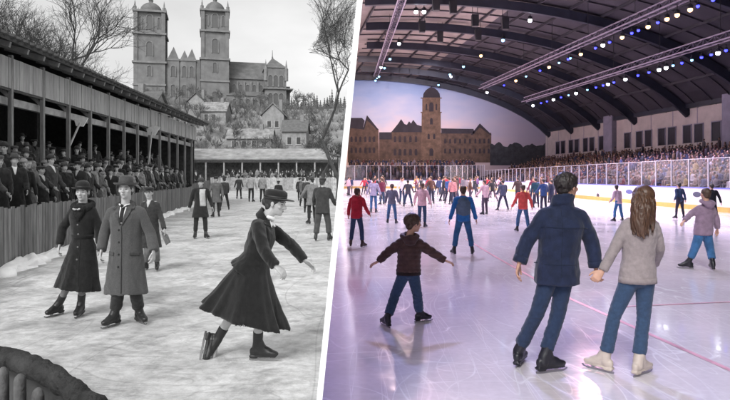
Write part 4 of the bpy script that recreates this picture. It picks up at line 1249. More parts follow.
for nm, mt_, k0, k1 in (('roof_panels', panel_l, 0, 29), ('side_roof_panels', panel_d, 29, NS)):
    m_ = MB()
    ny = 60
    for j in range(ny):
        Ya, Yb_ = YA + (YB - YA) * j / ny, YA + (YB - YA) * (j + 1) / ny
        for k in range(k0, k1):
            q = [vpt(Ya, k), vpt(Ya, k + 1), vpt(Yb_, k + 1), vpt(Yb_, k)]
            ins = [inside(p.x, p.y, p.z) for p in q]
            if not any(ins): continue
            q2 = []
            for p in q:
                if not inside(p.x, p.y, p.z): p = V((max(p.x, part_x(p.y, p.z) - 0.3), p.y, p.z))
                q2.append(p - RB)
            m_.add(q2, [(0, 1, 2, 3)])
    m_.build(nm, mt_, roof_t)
# purlins along the vault
for k in range(2, NS, 2):
    m_ = MB(); segs_ = []
    ys_ = [YA + (YB - YA) * j / 12 for j in range(13)]
    for a, b in zip(ys_[:-1], ys_[1:]):
        p, q = vpt(a, k, 0.18), vpt(b, k, 0.18)
        if inside(p.x, p.y, p.z) and inside(q.x, q.y, q.z): m_.bar(p - RB, q - RB, 0.16, 0.26)
    if m_.v: m_.build('purlin', purm, roof_t)
# arches
for Y in [3, 14, 25, 36, 47, 58, 68, 78, 87, 95, 103]:
    m_ = MB()
    for k in range(NS):
        p, q = vpt(Y, k, 0.75), vpt(Y, k + 1, 0.75)
        if inside(p.x, p.y, p.z) and inside(q.x, q.y, q.z):
            t = (q - p).normalized(); p2, q2 = p - t * 0.03, q + t * 0.03
            m_.bar(p2 - RB, q2 - RB, 0.42, 0.85, up=(0, 0, 1))
    if m_.v: m_.build('arch_rib', ribm, roof_t)
# light cross battens between arches
m_ = MB()
for Y in [y_ * 2.75 + 0.4 for y_ in range(0, 38)]:
    for k in range(0, NS):
        p, q = vpt(Y, k, 0.1), vpt(Y, k + 1, 0.1)
        if inside(p.x, p.y, p.z): m_.bar(p - RB, q - RB, 0.12, 0.12)
m_.build('battens', purm, roof_t)

# right wall with windows and pilasters
rw = empty('arena_side_wall', (wall_x(YB), YB, 0), 'pale panelled side wall of the arena above the packed stand', 'wall'); RW = V((wall_x(YB), YB, 0))
wd = V((-0.14, 1, 0)).normalized(); wn = V((-1, -0.14, 0)).normalized()        # wn points into the arena
WL = V((wall_x(YA) - wall_x(YB), YA - YB, 0)).length
def wp(L, out, z): return -wd * L + wn * out + V((0, 0, z))
wm = mat('side_wall_panel', (0.52, 0.45, 0.43), 0.8, 0.15, 0.8); pil = mat('pilaster_grey', (0.25, 0.23, 0.30), 0.8, 0.2, 1.0); wdk = mat('arena_window', (0.015, 0.015, 0.025), 0.25, 0.1)
m_ = MB(); m_.box(wp(WL / 2, -0.2, 4.85), wd * WL / 2, wn * 0.2, V((0, 0, 4.85))); m_.build('wall_panel', wm, rw)
seam = MB(); L = 1.0; kk = 0
while L < 85:
    seam.box(wp(L, 0.012, 7.2), wd * 0.05, wn * 0.012, V((0, 0, 2.4))); L += 4.2
seam.build('panel_seams', pil, rw)
for L in (21.5, 44.5, 68): 
    m_ = MB(); m_.box(wp(L, 0.35, 5.3), wd * 1.1, wn * 0.35, V((0, 0, 5.3))); m_.build('pilaster', pil, rw)
L = 5.0
while L < 75:
    for dL in (0, 1.9):
        if min(abs(L + dL - q) for q in (21.5, 44.5, 68)) < 2.2: continue
        m_ = MB(); m_.box(wp(L + dL, 0.02, 6.6), wd * 0.66, wn * 0.04, V((0, 0, 1.0))); f = m_.build('window', wdk, rw)
        m_ = MB()
        for q in (-0.7, 0.7): m_.box(wp(L + dL + q, 0.05, 6.6), wd * 0.045, wn * 0.06, V((0, 0, 1.05)))
        m_.box(wp(L + dL, 0.05, 7.65), wd * 0.75, wn * 0.06, V((0, 0, 0.05))); m_.build('frame', pil, f)
    L += 4.6
m_ = MB(); m_.box(wp(WL / 2, 0.25, 9.75), wd * WL / 2, wn * 0.25, V((0, 0, 0.25))); m_.build('eave_beam', ribm, rw)

# back wall behind the viewer, so the hall is closed
bk = MB(); o_ = [V((part_x(YA, 0), YA, -0.3))] + [V((wall_x(YA), YA, -0.3))]
for k in range(NS, -1, -1):
    p = vpt(YA, k)
    if inside(p.x, p.y, p.z): o_.append(p)
o_.append(V((part_x(YA, 19.6), YA, 19.6)))
bk.prism(o_, V((0, -0.3, 0))); tag(bk.build('arena_back_wall', wm), 'plain pale wall closing the arena behind the viewer', 'wall')

# ------------------------------------------------------------------ mural wall
YM = 104.7; sm_ = YM / 600.0
def mu(x, y): return ((340 + x / 3.635), (80 + y / 3.635))      # zoomed picture position -> photo px
MB0 = V((0, YM, 0))
def mp_(x, y, off=0.0): u, v_ = mu(x, y); return P(u, v_, YM) - MB0 + V((0, -off, 0))


mur = empty('mural', (0, YM, 0), 'huge printed backdrop of a domed brown palace under a violet evening sky', 'mural')
m = bpy.data.materials.new('mural_sky'); m.use_nodes = True
nt = m.node_tree; b = nt.nodes['Principled BSDF']; b.inputs['Roughness'].default_value = 0.7; N = nt.nodes.new; Lk = nt.links.new
tc = N('ShaderNodeTexCoord'); sx = N('ShaderNodeSeparateXYZ'); Lk(tc.outputs['Object'], sx.inputs[0])
def mr_(src, a, b_, lo=0.0, hi=1.0):
    r = N('ShaderNodeMapRange'); r.inputs[1].default_value = a; r.inputs[2].default_value = b_; r.inputs[3].default_value = lo; r.inputs[4].default_value = hi; Lk(src, r.inputs[0]); return r.outputs[0]
r1 = N('ShaderNodeValToRGB'); cr = r1.color_ramp
cr.elements[0].position = 0.0; cr.elements[0].color = (0.84, 0.57, 0.46, 1); cr.elements[1].position = 1.0; cr.elements[1].color = (0.20, 0.29, 0.52, 1)
for pos_, c_ in ((0.25, (0.80, 0.60, 0.58)), (0.5, (0.52, 0.52, 0.64)), (0.78, (0.31, 0.40, 0.62))):
    e = cr.elements.new(pos_); e.color = (*c_, 1)
nz_ = N('ShaderNodeTexNoise'); nz_.inputs['Scale'].default_value = 0.12; nz_.inputs['Detail'].default_value = 6
mpn = N('ShaderNodeMapping'); mpn.inputs['Scale'].default_value = (1, 1, 2.5); Lk(tc.outputs['Object'], mpn.inputs[0]); Lk(mpn.outputs[0], nz_.inputs['Vector'])
ad = N('ShaderNodeMath'); ad.operation = 'ADD'; Lk(mr_(sx.outputs[2], 5, 19.5), ad.inputs[0]); Lk(mr_(nz_.outputs['Fac'], 0.3, 0.7, -0.16, 0.16), ad.inputs[1]); Lk(ad.outputs[0], r1.inputs[0])
mxr = N('ShaderNodeMixRGB'); mxr.inputs[2].default_value = (0.28, 0.25, 0.33, 1); Lk(mr_(sx.outputs[0], 9, 27, 0, 0.85), mxr.inputs[0]); Lk(r1.outputs[0], mxr.inputs[1]); Lk(mxr.outputs[0], b.inputs['Base Color'])
o_ = [V((part_x(YM, 0) - 0.2, 0.0, 0)), V((wall_x(YM) + 0.2, 0, 0))]
for k in range(NS, -1, -1):
    p = vpt(YM, k, -0.2)
    if inside(p.x, p.y, p.z): o_.append(V((p.x, 0, p.z)))
o_.append(V((part_x(YM, 19.7) - 0.2, 0, 19.7)))
mm = MB(); mm.prism(o_, V((0, 0.3, 0))); mm.build('sky_print', m, mur)
pb = mat('palace_print', (0.10, 0.06, 0.043), 0.8, 0.55, 1.1, detail=10); pbl = mat('palace_light', (0.14, 0.085, 0.058), 0.8, 0.5, 1.1, detail=10); pr = mat('palace_roof_print', (0.030, 0.024, 0.032), 0.8, 0.4, 0.6); pk = mat('print_dark', (0.03, 0.022, 0.028), 0.8, 0.3, 1); pgn = mat('tree_print', (0.035, 0.035, 0.04), 0.9, 0.5, 1.2)


def poly(pts, off, mt_, name, into=None):
    mb = into or MB(); mb.prism([mp_(x, y, off) for x, y in pts], V((0, 0.012, 0)))
    if into is None: mb.build(name, mt_, mur)


mm = MB()
poly([(28, 165), (140, 178), (142, 300), (28, 300)], 0.02, pb, '', mm); poly([(186, 188), (298, 185), (298, 300), (186, 300)], 0.02, pb, '', mm)
poly([(366, 192), (550, 192), (550, 300), (366, 300)], 0.02, pb, '', mm); poly([(480, 198), (508, 165), (548, 198), (548, 300), (480, 300)], 0.035, pb, '', mm)
poly([(142, 215), (186, 215), (186, 300), (142, 300)], 0.02, pb, '', mm)
poly([(82, 178), (98, 140), (134, 178), (134, 300), (82, 300)], 0.035, pb, '', mm)
mm.build('palace_wings', pb, mur)
mm = MB(); poly([(297, 118), (366, 118), (368, 300), (294, 300)], 0.05, pbl, '', mm); poly([(299, 66), (364, 66), (364, 118), (299, 118)], 0.05, pbl, '', mm)
for y in (66, 118, 178, 232): poly([(293, y - 2), (370, y - 2), (370, y + 2), (293, y + 2)], 0.064, pb, '', mm)
mm.build('palace_tower', pbl, mur)
mm = MB()
for pts_ in ([(20, 138), (80, 138), (90, 148), (82, 180), (20, 172)], [(82, 180), (98, 128), (140, 180), (134, 181), (98, 146), (88, 181)], [(142, 190), (188, 190), (188, 216), (142, 216)],
             [(186, 190), (212, 158), (222, 142), (234, 160), (243, 163), (251, 150), (258, 158), (266, 145), (280, 163), (297, 168), (297, 190)], [(368, 176), (485, 178), (490, 195), (368, 195)], [(474, 200), (508, 158), (552, 200), (545, 200), (508, 172), (482, 200)],
             [(301, 64), (303, 50), (312, 37), (324, 29), (330, 26), (331, 12), (333, 12), (334, 26), (342, 29), (354, 38), (362, 50), (364, 64)]):
    poly(pts_, 0.08, pr, 'palace_roof')
def win(x, y, w_, h_): poly([(x - w_, y + h_), (x + w_, y + h_), (x + w_, y - h_ * 0.4), (x + w_ * 0.7, y - h_ * 0.85), (x, y - h_), (x - w_ * 0.7, y - h_ * 0.85), (x - w_, y - h_ * 0.4)], 0.095, pk, 'palace_window')
for x in (42, 58, 74, 92, 108, 124): win(x, 215, 4, 10); win(x, 255, 4, 10)
for x in (200, 218, 236, 256, 276): win(x, 215, 4.5, 11); win(x, 262, 5, 12)
for x in (382, 400, 418, 436, 454, 472, 492, 508, 524, 540): win(x, 222, 3.6, 9); win(x, 258, 3.6, 9)
win(332, 98, 8, 17); win(314, 98, 3, 12); win(350, 98, 3, 12); win(332, 150, 5, 12); win(322, 205, 4, 10); win(342, 205, 4, 10); win(332, 262, 7, 14)
mm = MB(); rr = random.Random(4); top = [(545 + 8 * i, 236 + rr.uniform(-9, 7) + 4 * math.sin(i)) for i in range(26)]
poly([(545, 310)] + top + [(745, 310)][:1], 0.10, pgn, '', mm); mm.build('tree_line_print', pgn, mur)

# ------------------------------------------------------------------ stands
conc = mat('stand_concrete', (0.10, 0.09, 0.12), 0.9, 0.3, 1.0); seatm = mat('dark_seat', (0.03, 0.03, 0.06), 0.7)
st = empty('side_stand', (20, 60, 0), 'stepped spectator stand along the right of the arena', 'stand'); SB = V((20, 60, 0))
NR = 13
def row_pt(Y, t): x0, x1 = 19.7, wall_x(Y) - 0.8; return V((x0 + (x1 - x0) * t, Y, 0.4 + 3.7 * t))
m_ = MB()
for r in range(NR):
    t0, t1 = r / NR, (r + 1) / NR
    for a, b in ((16, 45), (45, 75), (75, 104)):
        q = [row_pt(a, t0), row_pt(a, t1), row_pt(b, t1), row_pt(b, t0)]; z = 0.4 + 3.7 * t0
        m_.prism([V((p.x, p.y, 0)) - SB for p in q], V((0, 0, z)))
m_.build('terrace', conc, st)
es = empty('end_stand', (8, 100, 0), 'low stepped spectator stand below the mural', 'stand')
m_ = MB()
for r in range(6): m_.abox(part_x(97, 2) - 8 + 0.6, 19 - 8, -3 + 1.1 * r, -3 + 1.1 * (r + 1), 0, 1.3 + 0.42 * r)
m_.build('terrace', conc, es)

# ------------------------------------------------------------------ lamps
def ceil_hit(u, v_, low):
    for i in range(400):
        Y = 15 + i * 0.25; x = X(u, Y); z = Z(v_, Y); d = x - vx0(Y)
        if abs(d) < 35 and z > vz(d) - low: return V((x, Y, z))
    return P(u, v_, 80)


lampk = mat('lamp_housing', (0.02, 0.02, 0.025), 0.5, 0.2)
E = {'w': emit('lamp_white', (0.85, 0.90, 1.0), 12), 'y': emit('lamp_warm', (1.0, 0.62, 0.30), 3.2), 'b': emit('lamp_blue', (0.035, 0.04, 1.0), 7), 'c': emit('lamp_cyan', (0.32, 0.68, 1.0), 2.6)}
_lm = {}


def lamp_meshes(kind, r):
    if (kind, r) in _lm: return _lm[(kind, r)]
    h = MB(); h.lathe((0, 0, 0), [(r * 0.5, 1.7 * r), (r * 0.9, 1.3 * r), (r * 1.0, 0.3 * r), (r * 1.02, 0.0)], 14); h.bar((0, 0, 1.8 * r), (0, 0, 3.4 * r), 0.06, 0.06)
    h.bar((-1.25 * r, 0, 1.2 * r), (1.25 * r, 0, 1.2 * r), 0.05, 0.05)
    l = MB(); l.ell((0, 0, -r * 0.45), V((r * 0.95, 0, 0)), V((0, r * 0.95, 0)), V((0, 0, r * 0.95)), 14, 10)
    _lm[(kind, r)] = (h.mesh('housing', lampk), l.mesh('bulb', E[kind]))
    return _lm[(kind, r)]


def lamp(p, kind, r, label, group):
    o = empty('spotlight', p, label, 'lamp', group); a, b = lamp_meshes(kind, r); link('housing', a, o); link('bulb', b, o); return o


LIGHT_SCALE = 4.7
def spot(p, color, power, ang=130, blend=0.9, tgt=None, r=0.35):
    l = bpy.data.lights.new('arena_light', 'SPOT'); l.energy = power * LIGHT_SCALE; l.color = color; l.spot_size = math.radians(ang); l.spot_blend = blend; l.shadow_soft_size = r
    o = bpy.data.objects.new('arena_light', l); col.objects.link(o); o.location = V(p) - V((0, 0, 0.45))
    d = (V(tgt) - V(p)) if tgt is not None else V((0, 0, -1)); o.rotation_euler = d.to_track_quat('-Z', 'Y').to_euler()
    return o


ceil_l = [(416, 11, 'w'), (424, 11, 'w'), (399, 43, 'w'), (390, 58.5, 'c'), (384.5, 67.5, 'c'), (379, 76, 'c'), (375.5, 80, 'c'), (438.5, 84.5, 'c'), (450, 74, 'c'), (463.5, 66, 'c'), (481, 55, 'y'), (503, 39.5, 'c'), (530, 19.5, 'w'), (451, 76, 'w')]
for (u, v_, k) in ceil_l:
    p = ceil_hit(u, v_, 1.5)
    lamp(p, k, 0.21 if p.y < 80 else 0.19, {'w': 'bright white spotlight hanging below the vaulted roof', 'c': 'pale cyan spotlight hanging below the vaulted roof', 'y': 'single warm spotlight under the vault between the cyan ones'}[k], 'spotlights under the vaulted roof' if k != 'y' else None)
    m_ = MB(); top_ = vz(p.x - vx0(p.y)) - 0.3 - p.z
    if top_ > 1.1: m_.bar((0, 0, 1.0), (0, 0, top_), 0.05, 0.05); m_.build('rod', lampk, [o for o in bpy.data.objects if o.name.startswith('spotlight')][-1])


def truss(name, label, A, Bp, lamps, side):
    A, Bp = V(A), V(Bp); d = (Bp - A).normalized(); sd = d.cross(UP).normalized()
    o = empty('lighting_truss', A, label, 'truss'); m_ = MB(); L = (Bp - A).length; n = int(L / 1.2)
    w_ = 0.35
    ch_ = [V((0, 0, 0)) + sd * w_, V((0, 0, 0)) - sd * w_, V((0, 0, 0.6))]
    for c in ch_: m_.bar(c, c + d * L, 0.09, 0.09)
    m_.build('chord', mat('truss_alu', (0.36, 0.30, 0.38), 0.4, 0.1, metal=0.3), o)
    m_ = MB()
    for i in range(n):
        a = d * (L * i / n); b = d * (L * (i + 0.5) / n); c = d * (L * (i + 1) / n)
        m_.bar(a + ch_[0], b + ch_[2], 0.05, 0.05); m_.bar(b + ch_[2], c + ch_[0], 0.05, 0.05); m_.bar(a + ch_[1], b + ch_[2], 0.05, 0.05); m_.bar(b + ch_[2], c + ch_[1], 0.05, 0.05); m_.bar(a + ch_[0], c + ch_[1], 0.04, 0.04)
    m_.build('lattice', mat('truss_lattice', (0.12, 0.10, 0.14), 0.4, 0.1, metal=0.3), o)
    m_ = MB()
    for i in range(0, n, 6):
        p = A + d * (L * i / n); zt_ = vz(p.x - vx0(p.y)); m_.bar(d * (L * i / n) + V((0, 0, 0.6)), d * (L * i / n) + V((0, 0, max(1, zt_ - p.z))), 0.04, 0.04)
    m_.build('hanger', lampk, o)
    for (u, k) in lamps:
        # place along the truss where it is seen at column u
        best = min((abs(365 + 600 * (A + d * (L * i / 800)).x / (A + d * (L * i / 800)).y - u), i) for i in range(801))[1]
        p = A + d * (L * best / 800) - V((0, 0, 0.75))
        nm_ = {'w': 'white', 'y': 'warm white', 'b': 'blue', 'c': 'pale cyan'}[k]
        lamp(p, k, 0.12 if k in 'bc' else 0.18, '%s spotlight hung from the %s lighting truss' % (nm_, name), '%s spotlights on the %s truss' % (nm_, name))
    return A, d, L


T1 = truss('upper', 'long upper lighting truss hung under the vault with warm and blue spotlights', P(481, 89, 84), P(740, -24, 37), [(487, 'w'), (549, 'y'), (581, 'y'), (622, 'y'), (677, 'y'), (667, 'y'), (540, 'b'), (559, 'c'), (570.5, 'c'), (595.5, 'b'), (609.5, 'b'), (638.5, 'b'), (658, 'b'), (698, 'b'), (713, 'b'), (516, 'y'), (504, 'b'), (526, 'c'), (568, 'b'), (648, 'y'), (632, 'b'), (603, 'w'), (690, 'y'), (724, 'w')], 1)
T2 = truss('lower', 'lower lighting truss near the side stand with small blue and white spotlights', P(524, 102, 82), P(745, 34, 43.5), [(533, 'w'), (553.5, 'w'), (576, 'w'), (625.5, 'w'), (659, 'w'), (718, 'w'), (541, 'b'), (547, 'b'), (561, 'b'), (568.5, 'c'), (587.5, 'c'), (596, 'b'), (603, 'b'), (614, 'b'), (638, 'b'), (673, 'c'), (682, 'b'), (701.5, 'b'), (608, 'w'), (649, 'b'), (666, 'w'), (692, 'c'), (711, 'b'), (726, 'b')], 1)
T3 = truss('left', 'lighting truss running back along the left of the vault beside the dividing line', P(376, 76, 95), P(404, -6, 50), [(377, 'c'), (381, 'w')], -1)

# dark loudspeaker boxes slung under the vault
for i, (u, v_) in enumerate(((453, 11), (436, 8), (475, 24), (422, 30), (505, 27), (440, 40), (478, 38))):
    p = ceil_hit(u, v_, 2.2); o = empty('hanging_loudspeaker', p, 'dark loudspeaker box slung on rods under the vaulted roof', 'loudspeaker', 'loudspeakers slung under the vault')
    m_ = MB(); m_.prism([V((-0.35, -0.3, 0.9)), V((0.35, -0.3, 0.9)), V((0.3, -0.45, -0.3)), V((-0.3, -0.45, -0.3))], V((0, 0.6, 0))); m_.build('cabinet', lampk, o)
    m_ = MB(); m_.bar((-0.25, 0, 0.9), (-0.25, 0, 2.0), 0.05, 0.05); m_.build('rod', lampk, o); m_ = MB(); m_.bar((0.25, 0, 0.9), (0.25, 0, 2.0), 0.05, 0.05); m_.build('rod', lampk, o)
# ------------------------------------------------------------------ the cast
def g4(nm, k=1.0):      # grey skin set
    return [mat('grey_skin', 0.36, 0.6, 0.12, 14, spec=0.3), mat('grey_eye', 0.03, 0.3), mat('grey_brow', 0.07, 0.9), mat('grey_lips', 0.16, 0.6)]


skinG = g4('')
skinC = [mat('skin', (0.50, 0.29, 0.21), 0.55, 0.14, 14, spec=0.3), mat('eye', (0.02, 0.02, 0.02), 0.3), mat('brow', (0.05, 0.03, 0.02), 0.9), mat('lips', (0.38, 0.14, 0.12), 0.5)]
bladeG = mat('blade_steel', 0.3, 0.25, 0.1, metal=0.9); bladeC = mat('blade_steel_bright', (0.34, 0.33, 0.37), 0.3, 0.08, metal=0.85)
bootG = mat('black_leather', 0.018, 0.42, 0.3, 10, bump=0.2, bscale=60, spec=0.4)
hairG = mat('dark_hair_grey', 0.03, 0.7, 0.4, 60, stretch=(1, 1, 0.2)); hairB = mat('brown_hair', (0.060, 0.033, 0.020), 0.55, 0.55, 55, stretch=(1, 1, 0.15)); hairK = mat('near_black_hair', (0.018, 0.013, 0.012), 0.55, 0.4, 55, stretch=(1, 1, 0.15))
hairL = mat('chestnut_hair', (0.072, 0.036, 0.021), 0.48, 0.5, 60, stretch=(1, 1, 0.12))


def hero(Y0, u0, S, jd, feet, tf, hf, **ex):
    loc = V((X(u0, Y0), Y0, 0)); J = {'S': S, 'tf': V(tf).normalized(), 'hf': V(hf).normalized()}
    for k, q in jd.items(): J[k] = P(q[0], q[1], Y0 + (q[2] if len(q) > 2 else 0)) - loc
    for sd, (u, v_, toe) in feet.items():
        J['an' + sd] = G(u, v_) - loc + V((0, 0, 0.135 * S)); J['toe' + sd] = V(toe)
    J.update(ex); return loc, J


def parts(mb_or_me, name, m, parent, smooth=True):
    if isinstance(mb_or_me, MB): return mb_or_me.build(name, m, parent, smooth=smooth)
    return link(name, mb_or_me, parent)


def xz(J, u, v_, Y0, loc): return P(u, v_, Y0) - loc


# ---- man in the long grey overcoat
Y0 = 7.09
loc, J = hero(Y0, 126, 0.985, dict(head=(126, 189.3, -0.03), neck=(126, 203), shL=(112.5, 210.5), shR=(140, 210.5), elL=(104.5, 233, 0.02), wrL=(101.5, 250, -0.1), elR=(150.5, 233.5, 0.02), wrR=(153.5, 251, -0.08), hipL=(121, 250), hipR=(132, 250), knL=(118.5, 290, -0.08), knR=(135, 289, -0.06)),
              dict(L=(115, 325.5, (-0.35, -1, 0)), R=(139, 322.5, (0.75, -0.8, 0))), (0, -1, 0), (0.02, -1, 0), curlL=0.45, curlR=0.5)
coat1 = cloth('grey_tweed', 0.068, var=0.2, scale=70, bump=0.5, bscale=200)
troG = cloth('charcoal_wool', 0.022)
man = person(loc, 'man in a long grey overcoat, fedora and dark tie walking on the old ice', J, 'long', coat1, troG, None, hairG, 'short', 'fedora', cloth('felt_dark', 0.055), mat('hat_ribbon', 0.012, 0.6), bootG, bladeG, 'hero', skin4=skinG,
             coat=dict(wr=wrinkle(0.010, 9, 5), sleeve=(0.07, 0.066, 0.058, 0.056), folds=(5, 0.05), hemscale=1.0), tro=dict(wr=wrinkle(0.006, 12, 16, 4), rad=(0.085, 0.085, 0.07, 0.068), hem=0.12, pel_=(0.14, 0.1)),
             hands={'L': ((-0.1, -0.25, -1), (1, 0, 0.1), (0.2, -1, 0)), 'R': ((0.05, -0.2, -1), (-1, 0, 0.1), (-0.2, -1, 0))})
o = man['root']; bv = bvh_of(man['top'].data); vw = (0, 1, 0)
q = lambda u, v_: xz(J, u, v_, Y0, loc)
lp = cloth('grey_tweed_lapel', 0.054, var=0.4, scale=30, bump=0.5, bscale=200)
wh = cloth('white_shirt', 0.72, var=0.08); tieM = cloth('dark_tie', 0.018, var=0.4, scale=40)
m_ = MB(); drape(m_, bv, [q(121.2, 202.5), q(130.8, 202.5), q(126.9, 222.5), q(125.3, 222.5)], vw, 0.008, 8, 10); parts(m_, 'shirt', wh, o)
m_ = MB(); m_.limb([J['neck'] + V((-0.058, -0.045, -0.012)), J['neck'] + V((-0.03, -0.088, -0.022)), J['neck'] + V((0, -0.105, -0.05))], [0.010, 0.011, 0.006], 8, 3, flat=0.7)
m_.limb([J['neck'] + V((0.058, -0.045, -0.012)), J['neck'] + V((0.03, -0.088, -0.022)), J['neck'] + V((0, -0.105, -0.05))], [0.010, 0.011, 0.006], 8, 3, flat=0.7); parts(m_, 'shirt_collar', wh, o)
m_ = MB(); drape(m_, bv, [q(124.2, 205.5), q(127.8, 205.5), q(127.6, 221.5), q(124.6, 221.5)], vw, 0.017, 4, 8, 0.008); m_.ell(q(126, 205.3) + V((0, -0.125, 0)), V((0.018, 0, 0)), V((0, 0.014, 0)), V((0, 0, 0.02))); parts(m_, 'tie', tieM, o)
for sgn in (-1, 1):
    m_ = MB(); e = lambda du, v_: q(126 + sgn * du, v_)
    drape(m_, bv, [e(4.4, 200.5), e(9.2, 203.5), e(7.6, 213.5), e(1.0, 224.5)], vw, 0.016, 8, 10, 0.01)
    drape(m_, bv, [e(4.2, 199.5), e(9.6, 202.0), e(10.8, 208.5), e(7.8, 209.3)], vw, 0.022, 6, 6, 0.01)
    parts(m_, 'lapel', lp, o)
m_ = MB(); drape(m_, bv, [q(125.9, 224), q(126.7, 224), q(127.6, 291), q(126.6, 291)], vw, 0.004, 3, 30, 0.004); parts(m_, 'front_edge', cloth('seam_dark', 0.02), o)
for v_ in (229, 241, 253, 265):
    h = bv.ray_cast(q(123.6, v_) - V((0, 2, 0)), V((0, 1, 0))); m_ = MB(); m_.ell(h[0], V((0.014, 0, 0)), V((0, 0.008, 0)), V((0, 0, 0.014)), 8, 6); parts(m_, 'button', tieM, o)
for (a, b, y1) in ((110.5, 118.5, 250), (134, 142, 250.5)):
    m_ = MB(); drape(m_, bv, [q(a, y1), q(b, y1 + 0.8), q(b, y1 + 4.2), q(a, y1 + 3.4)], vw, 0.010, 6, 4, 0.008); parts(m_, 'pocket_flap', lp, o)

# ---- woman in the dark belted coat
Y0 = 7.55
loc, J = hero(Y0, 82, 0.95, dict(head=(82.6, 192.3, -0.02), neck=(83, 203.5), shL=(75, 207.8), shR=(91.2, 208), elL=(63.2, 227.5, 0.03), wrL=(59.8, 244.5, -0.06), elR=(98, 226.5, 0.03), wrR=(100, 243, 0.0), hipL=(79, 249), hipR=(86.5, 249), knL=(69, 283, -0.05), knR=(82.5, 284, -0.06)),
              dict(L=(58.5, 315, (-0.35, -1, 0)), R=(81, 315.5, (0.1, -1, 0))), (0.05, -1, 0), (0.1, -1, 0), curlL=0.5)
coat2 = cloth('black_wool', 0.011, var=0.5, scale=25, bump=0.5, bscale=180)
stock = cloth('grey_stockings', 0.15, var=0.2, bump=0.2)
wo = person(loc, 'woman in a black belted flared coat and round brimmed hat beside the fence', J, 'dress', coat2, None, None, hairG, 'bun', 'bowler', cloth('felt_black', 0.014), mat('hat_ribbon', 0.012, 0.6), bootG, bladeG, 'hero', skin4=skinG, topname='coat',
            coat=dict(wr=wrinkle(0.007, 10, 5, 3), sleeve=(0.066, 0.062, 0.056, 0.05), folds=(7, 0.085), hemscale=0.98, hemdir=(-0.12, 0, -1)),
            hands={'L': ((-0.15, -0.2, -1), (1, 0.2, 0), (0.3, -1, 0)), 'R': ((0.1, 0, -1), (-1, 0, 0), (0, -1, 0))})
o = wo['root']; bv = bvh_of(wo['top'].data); q = lambda u, v_: xz(J, u, v_, Y0, loc)
parts(make_trousers(J, stock, 0.01, (0.075, 0.072, 0.05, 0.04), hem=0.13, pel_=(0.12, 0.09)), 'stockings', stock, o)
fur = mat('black_fur', 0.01, 1.0, 0.5, 40, bump=1.0, bscale=120)
m_ = MB(); c = J['neck']; ring = [c + V((math.sin(a) * 0.105, -math.cos(a) * 0.098 + 0.005, -0.03 - 0.035 * math.cos(a))) for a in [2 * PI * i / 16 for i in range(17)]]
m_.limb(ring, [0.042] * 17, 10, 1); m_.limb([c + V((-0.03, -0.1, -0.06)), c + V((-0.015, -0.13, -0.14)), c + V((0, -0.135, -0.2))], [0.045, 0.04, 0.02], 8, 3); m_.limb([c + V((0.03, -0.1, -0.06)), c + V((0.015, -0.13, -0.14)), c + V((0, -0.135, -0.2))], [0.045, 0.04, 0.02], 8, 3)
parts(remesh(m_, 'fur_collar', 0.01, fur, 1, tuft(0.012, 45)), 'fur_collar', fur, o)
m_ = MB()
for dx in (-0.02, 0.02): m_.ell(q(83, 208.5) + V((dx * 1.4, -0.175, 0.0)), V((0.022, 0, 0.006 * (1 if dx > 0 else -1))), V((0, 0.008, 0)), V((0, 0, 0.012)), 8, 6)
m_.ell(q(83, 208.5) + V((0, -0.18, 0)), V((0.008, 0, 0)), V((0, 0.008, 0)), V((0, 0, 0.01)), 8, 6); parts(m_, 'bow', mat('pale_ribbon', 0.35, 0.7), o)
m_ = MB(); rg = torso_rings(J, [(0.27, 0.137, 0.116), (0.36, 0.14, 0.119)], None); rg = [rg[0], (rg[0][0], rg[0][1] * 1.02, rg[0][2] * 1.02), (rg[1][0], rg[1][1] * 1.02, rg[1][2] * 1.02), rg[1]]; m_.loft(rg, 28, sup=2.15); parts(m_, 'belt', cloth('belt_black', 0.009), o)
for v_ in (217, 224, 233.5, 246, 258):
    h = bv.ray_cast(q(82.5, v_) - V((0, 2, 0)), V((0, 1, 0)))
    if h[0] is None: continue
    m_ = MB(); m_.ell(h[0], V((0.013, 0, 0)), V((0, 0.008, 0)), V((0, 0, 0.013)), 8, 6); parts(m_, 'button', mat('button_grey', 0.10, 0.4), o)
m_ = MB(); drape(m_, bv, [q(84, 236), q(84.6, 236), q(85.2, 283), q(84.5, 283)], vw, 0.003, 3, 20, 0.003); parts(m_, 'front_edge', cloth('belt_black', 0.009), o)

# ---- third skater behind, cap and folded paper
Y0 = 11.2
loc, J = hero(Y0, 151, 0.9, dict(head=(148.8, 193, -0.02), neck=(149.5, 199.3), shL=(144, 203.3), shR=(156.5, 203.3), elL=(140.5, 216, 0), wrL=(140.5, 226, -0.1), elR=(161, 217, 0), wrR=(164.3, 229, -0.14), hipL=(147.5, 230), hipR=(153.5, 230), knL=(147.5, 252, -0.08), knR=(156, 252, -0.1)),
              dict(L=(146, 270, (-0.2, -1, 0)), R=(157.2, 270.3, (0.3, -1, 0))), (0.15, -1, 0), (0.15, -1, 0))
t3 = person(loc, 'skater in flat cap and dark knee-length coat carrying folded paper behind the overcoated man', J, 'long', cloth('dark_wool', 0.028, var=0.4, scale=20), cloth('mid_grey_wool', 0.11), None, hairG, 'short', 'cap', cloth('cap_dark', 0.025), None, bootG, bladeG, 'mid', skin4=skinG,
            coat=dict(wr=wrinkle(0.009, 10, 6, 8), hemscale=0.7, build=0.92, sleeve=(0.066, 0.064, 0.056, 0.05)), tro=dict(rad=(0.095, 0.095, 0.07, 0.065), wr=wrinkle(0.005)))
m_ = MB(); bvt = bvh_of(t3['top'].data); q = lambda u, v_: xz(J, u, v_, Y0, loc)
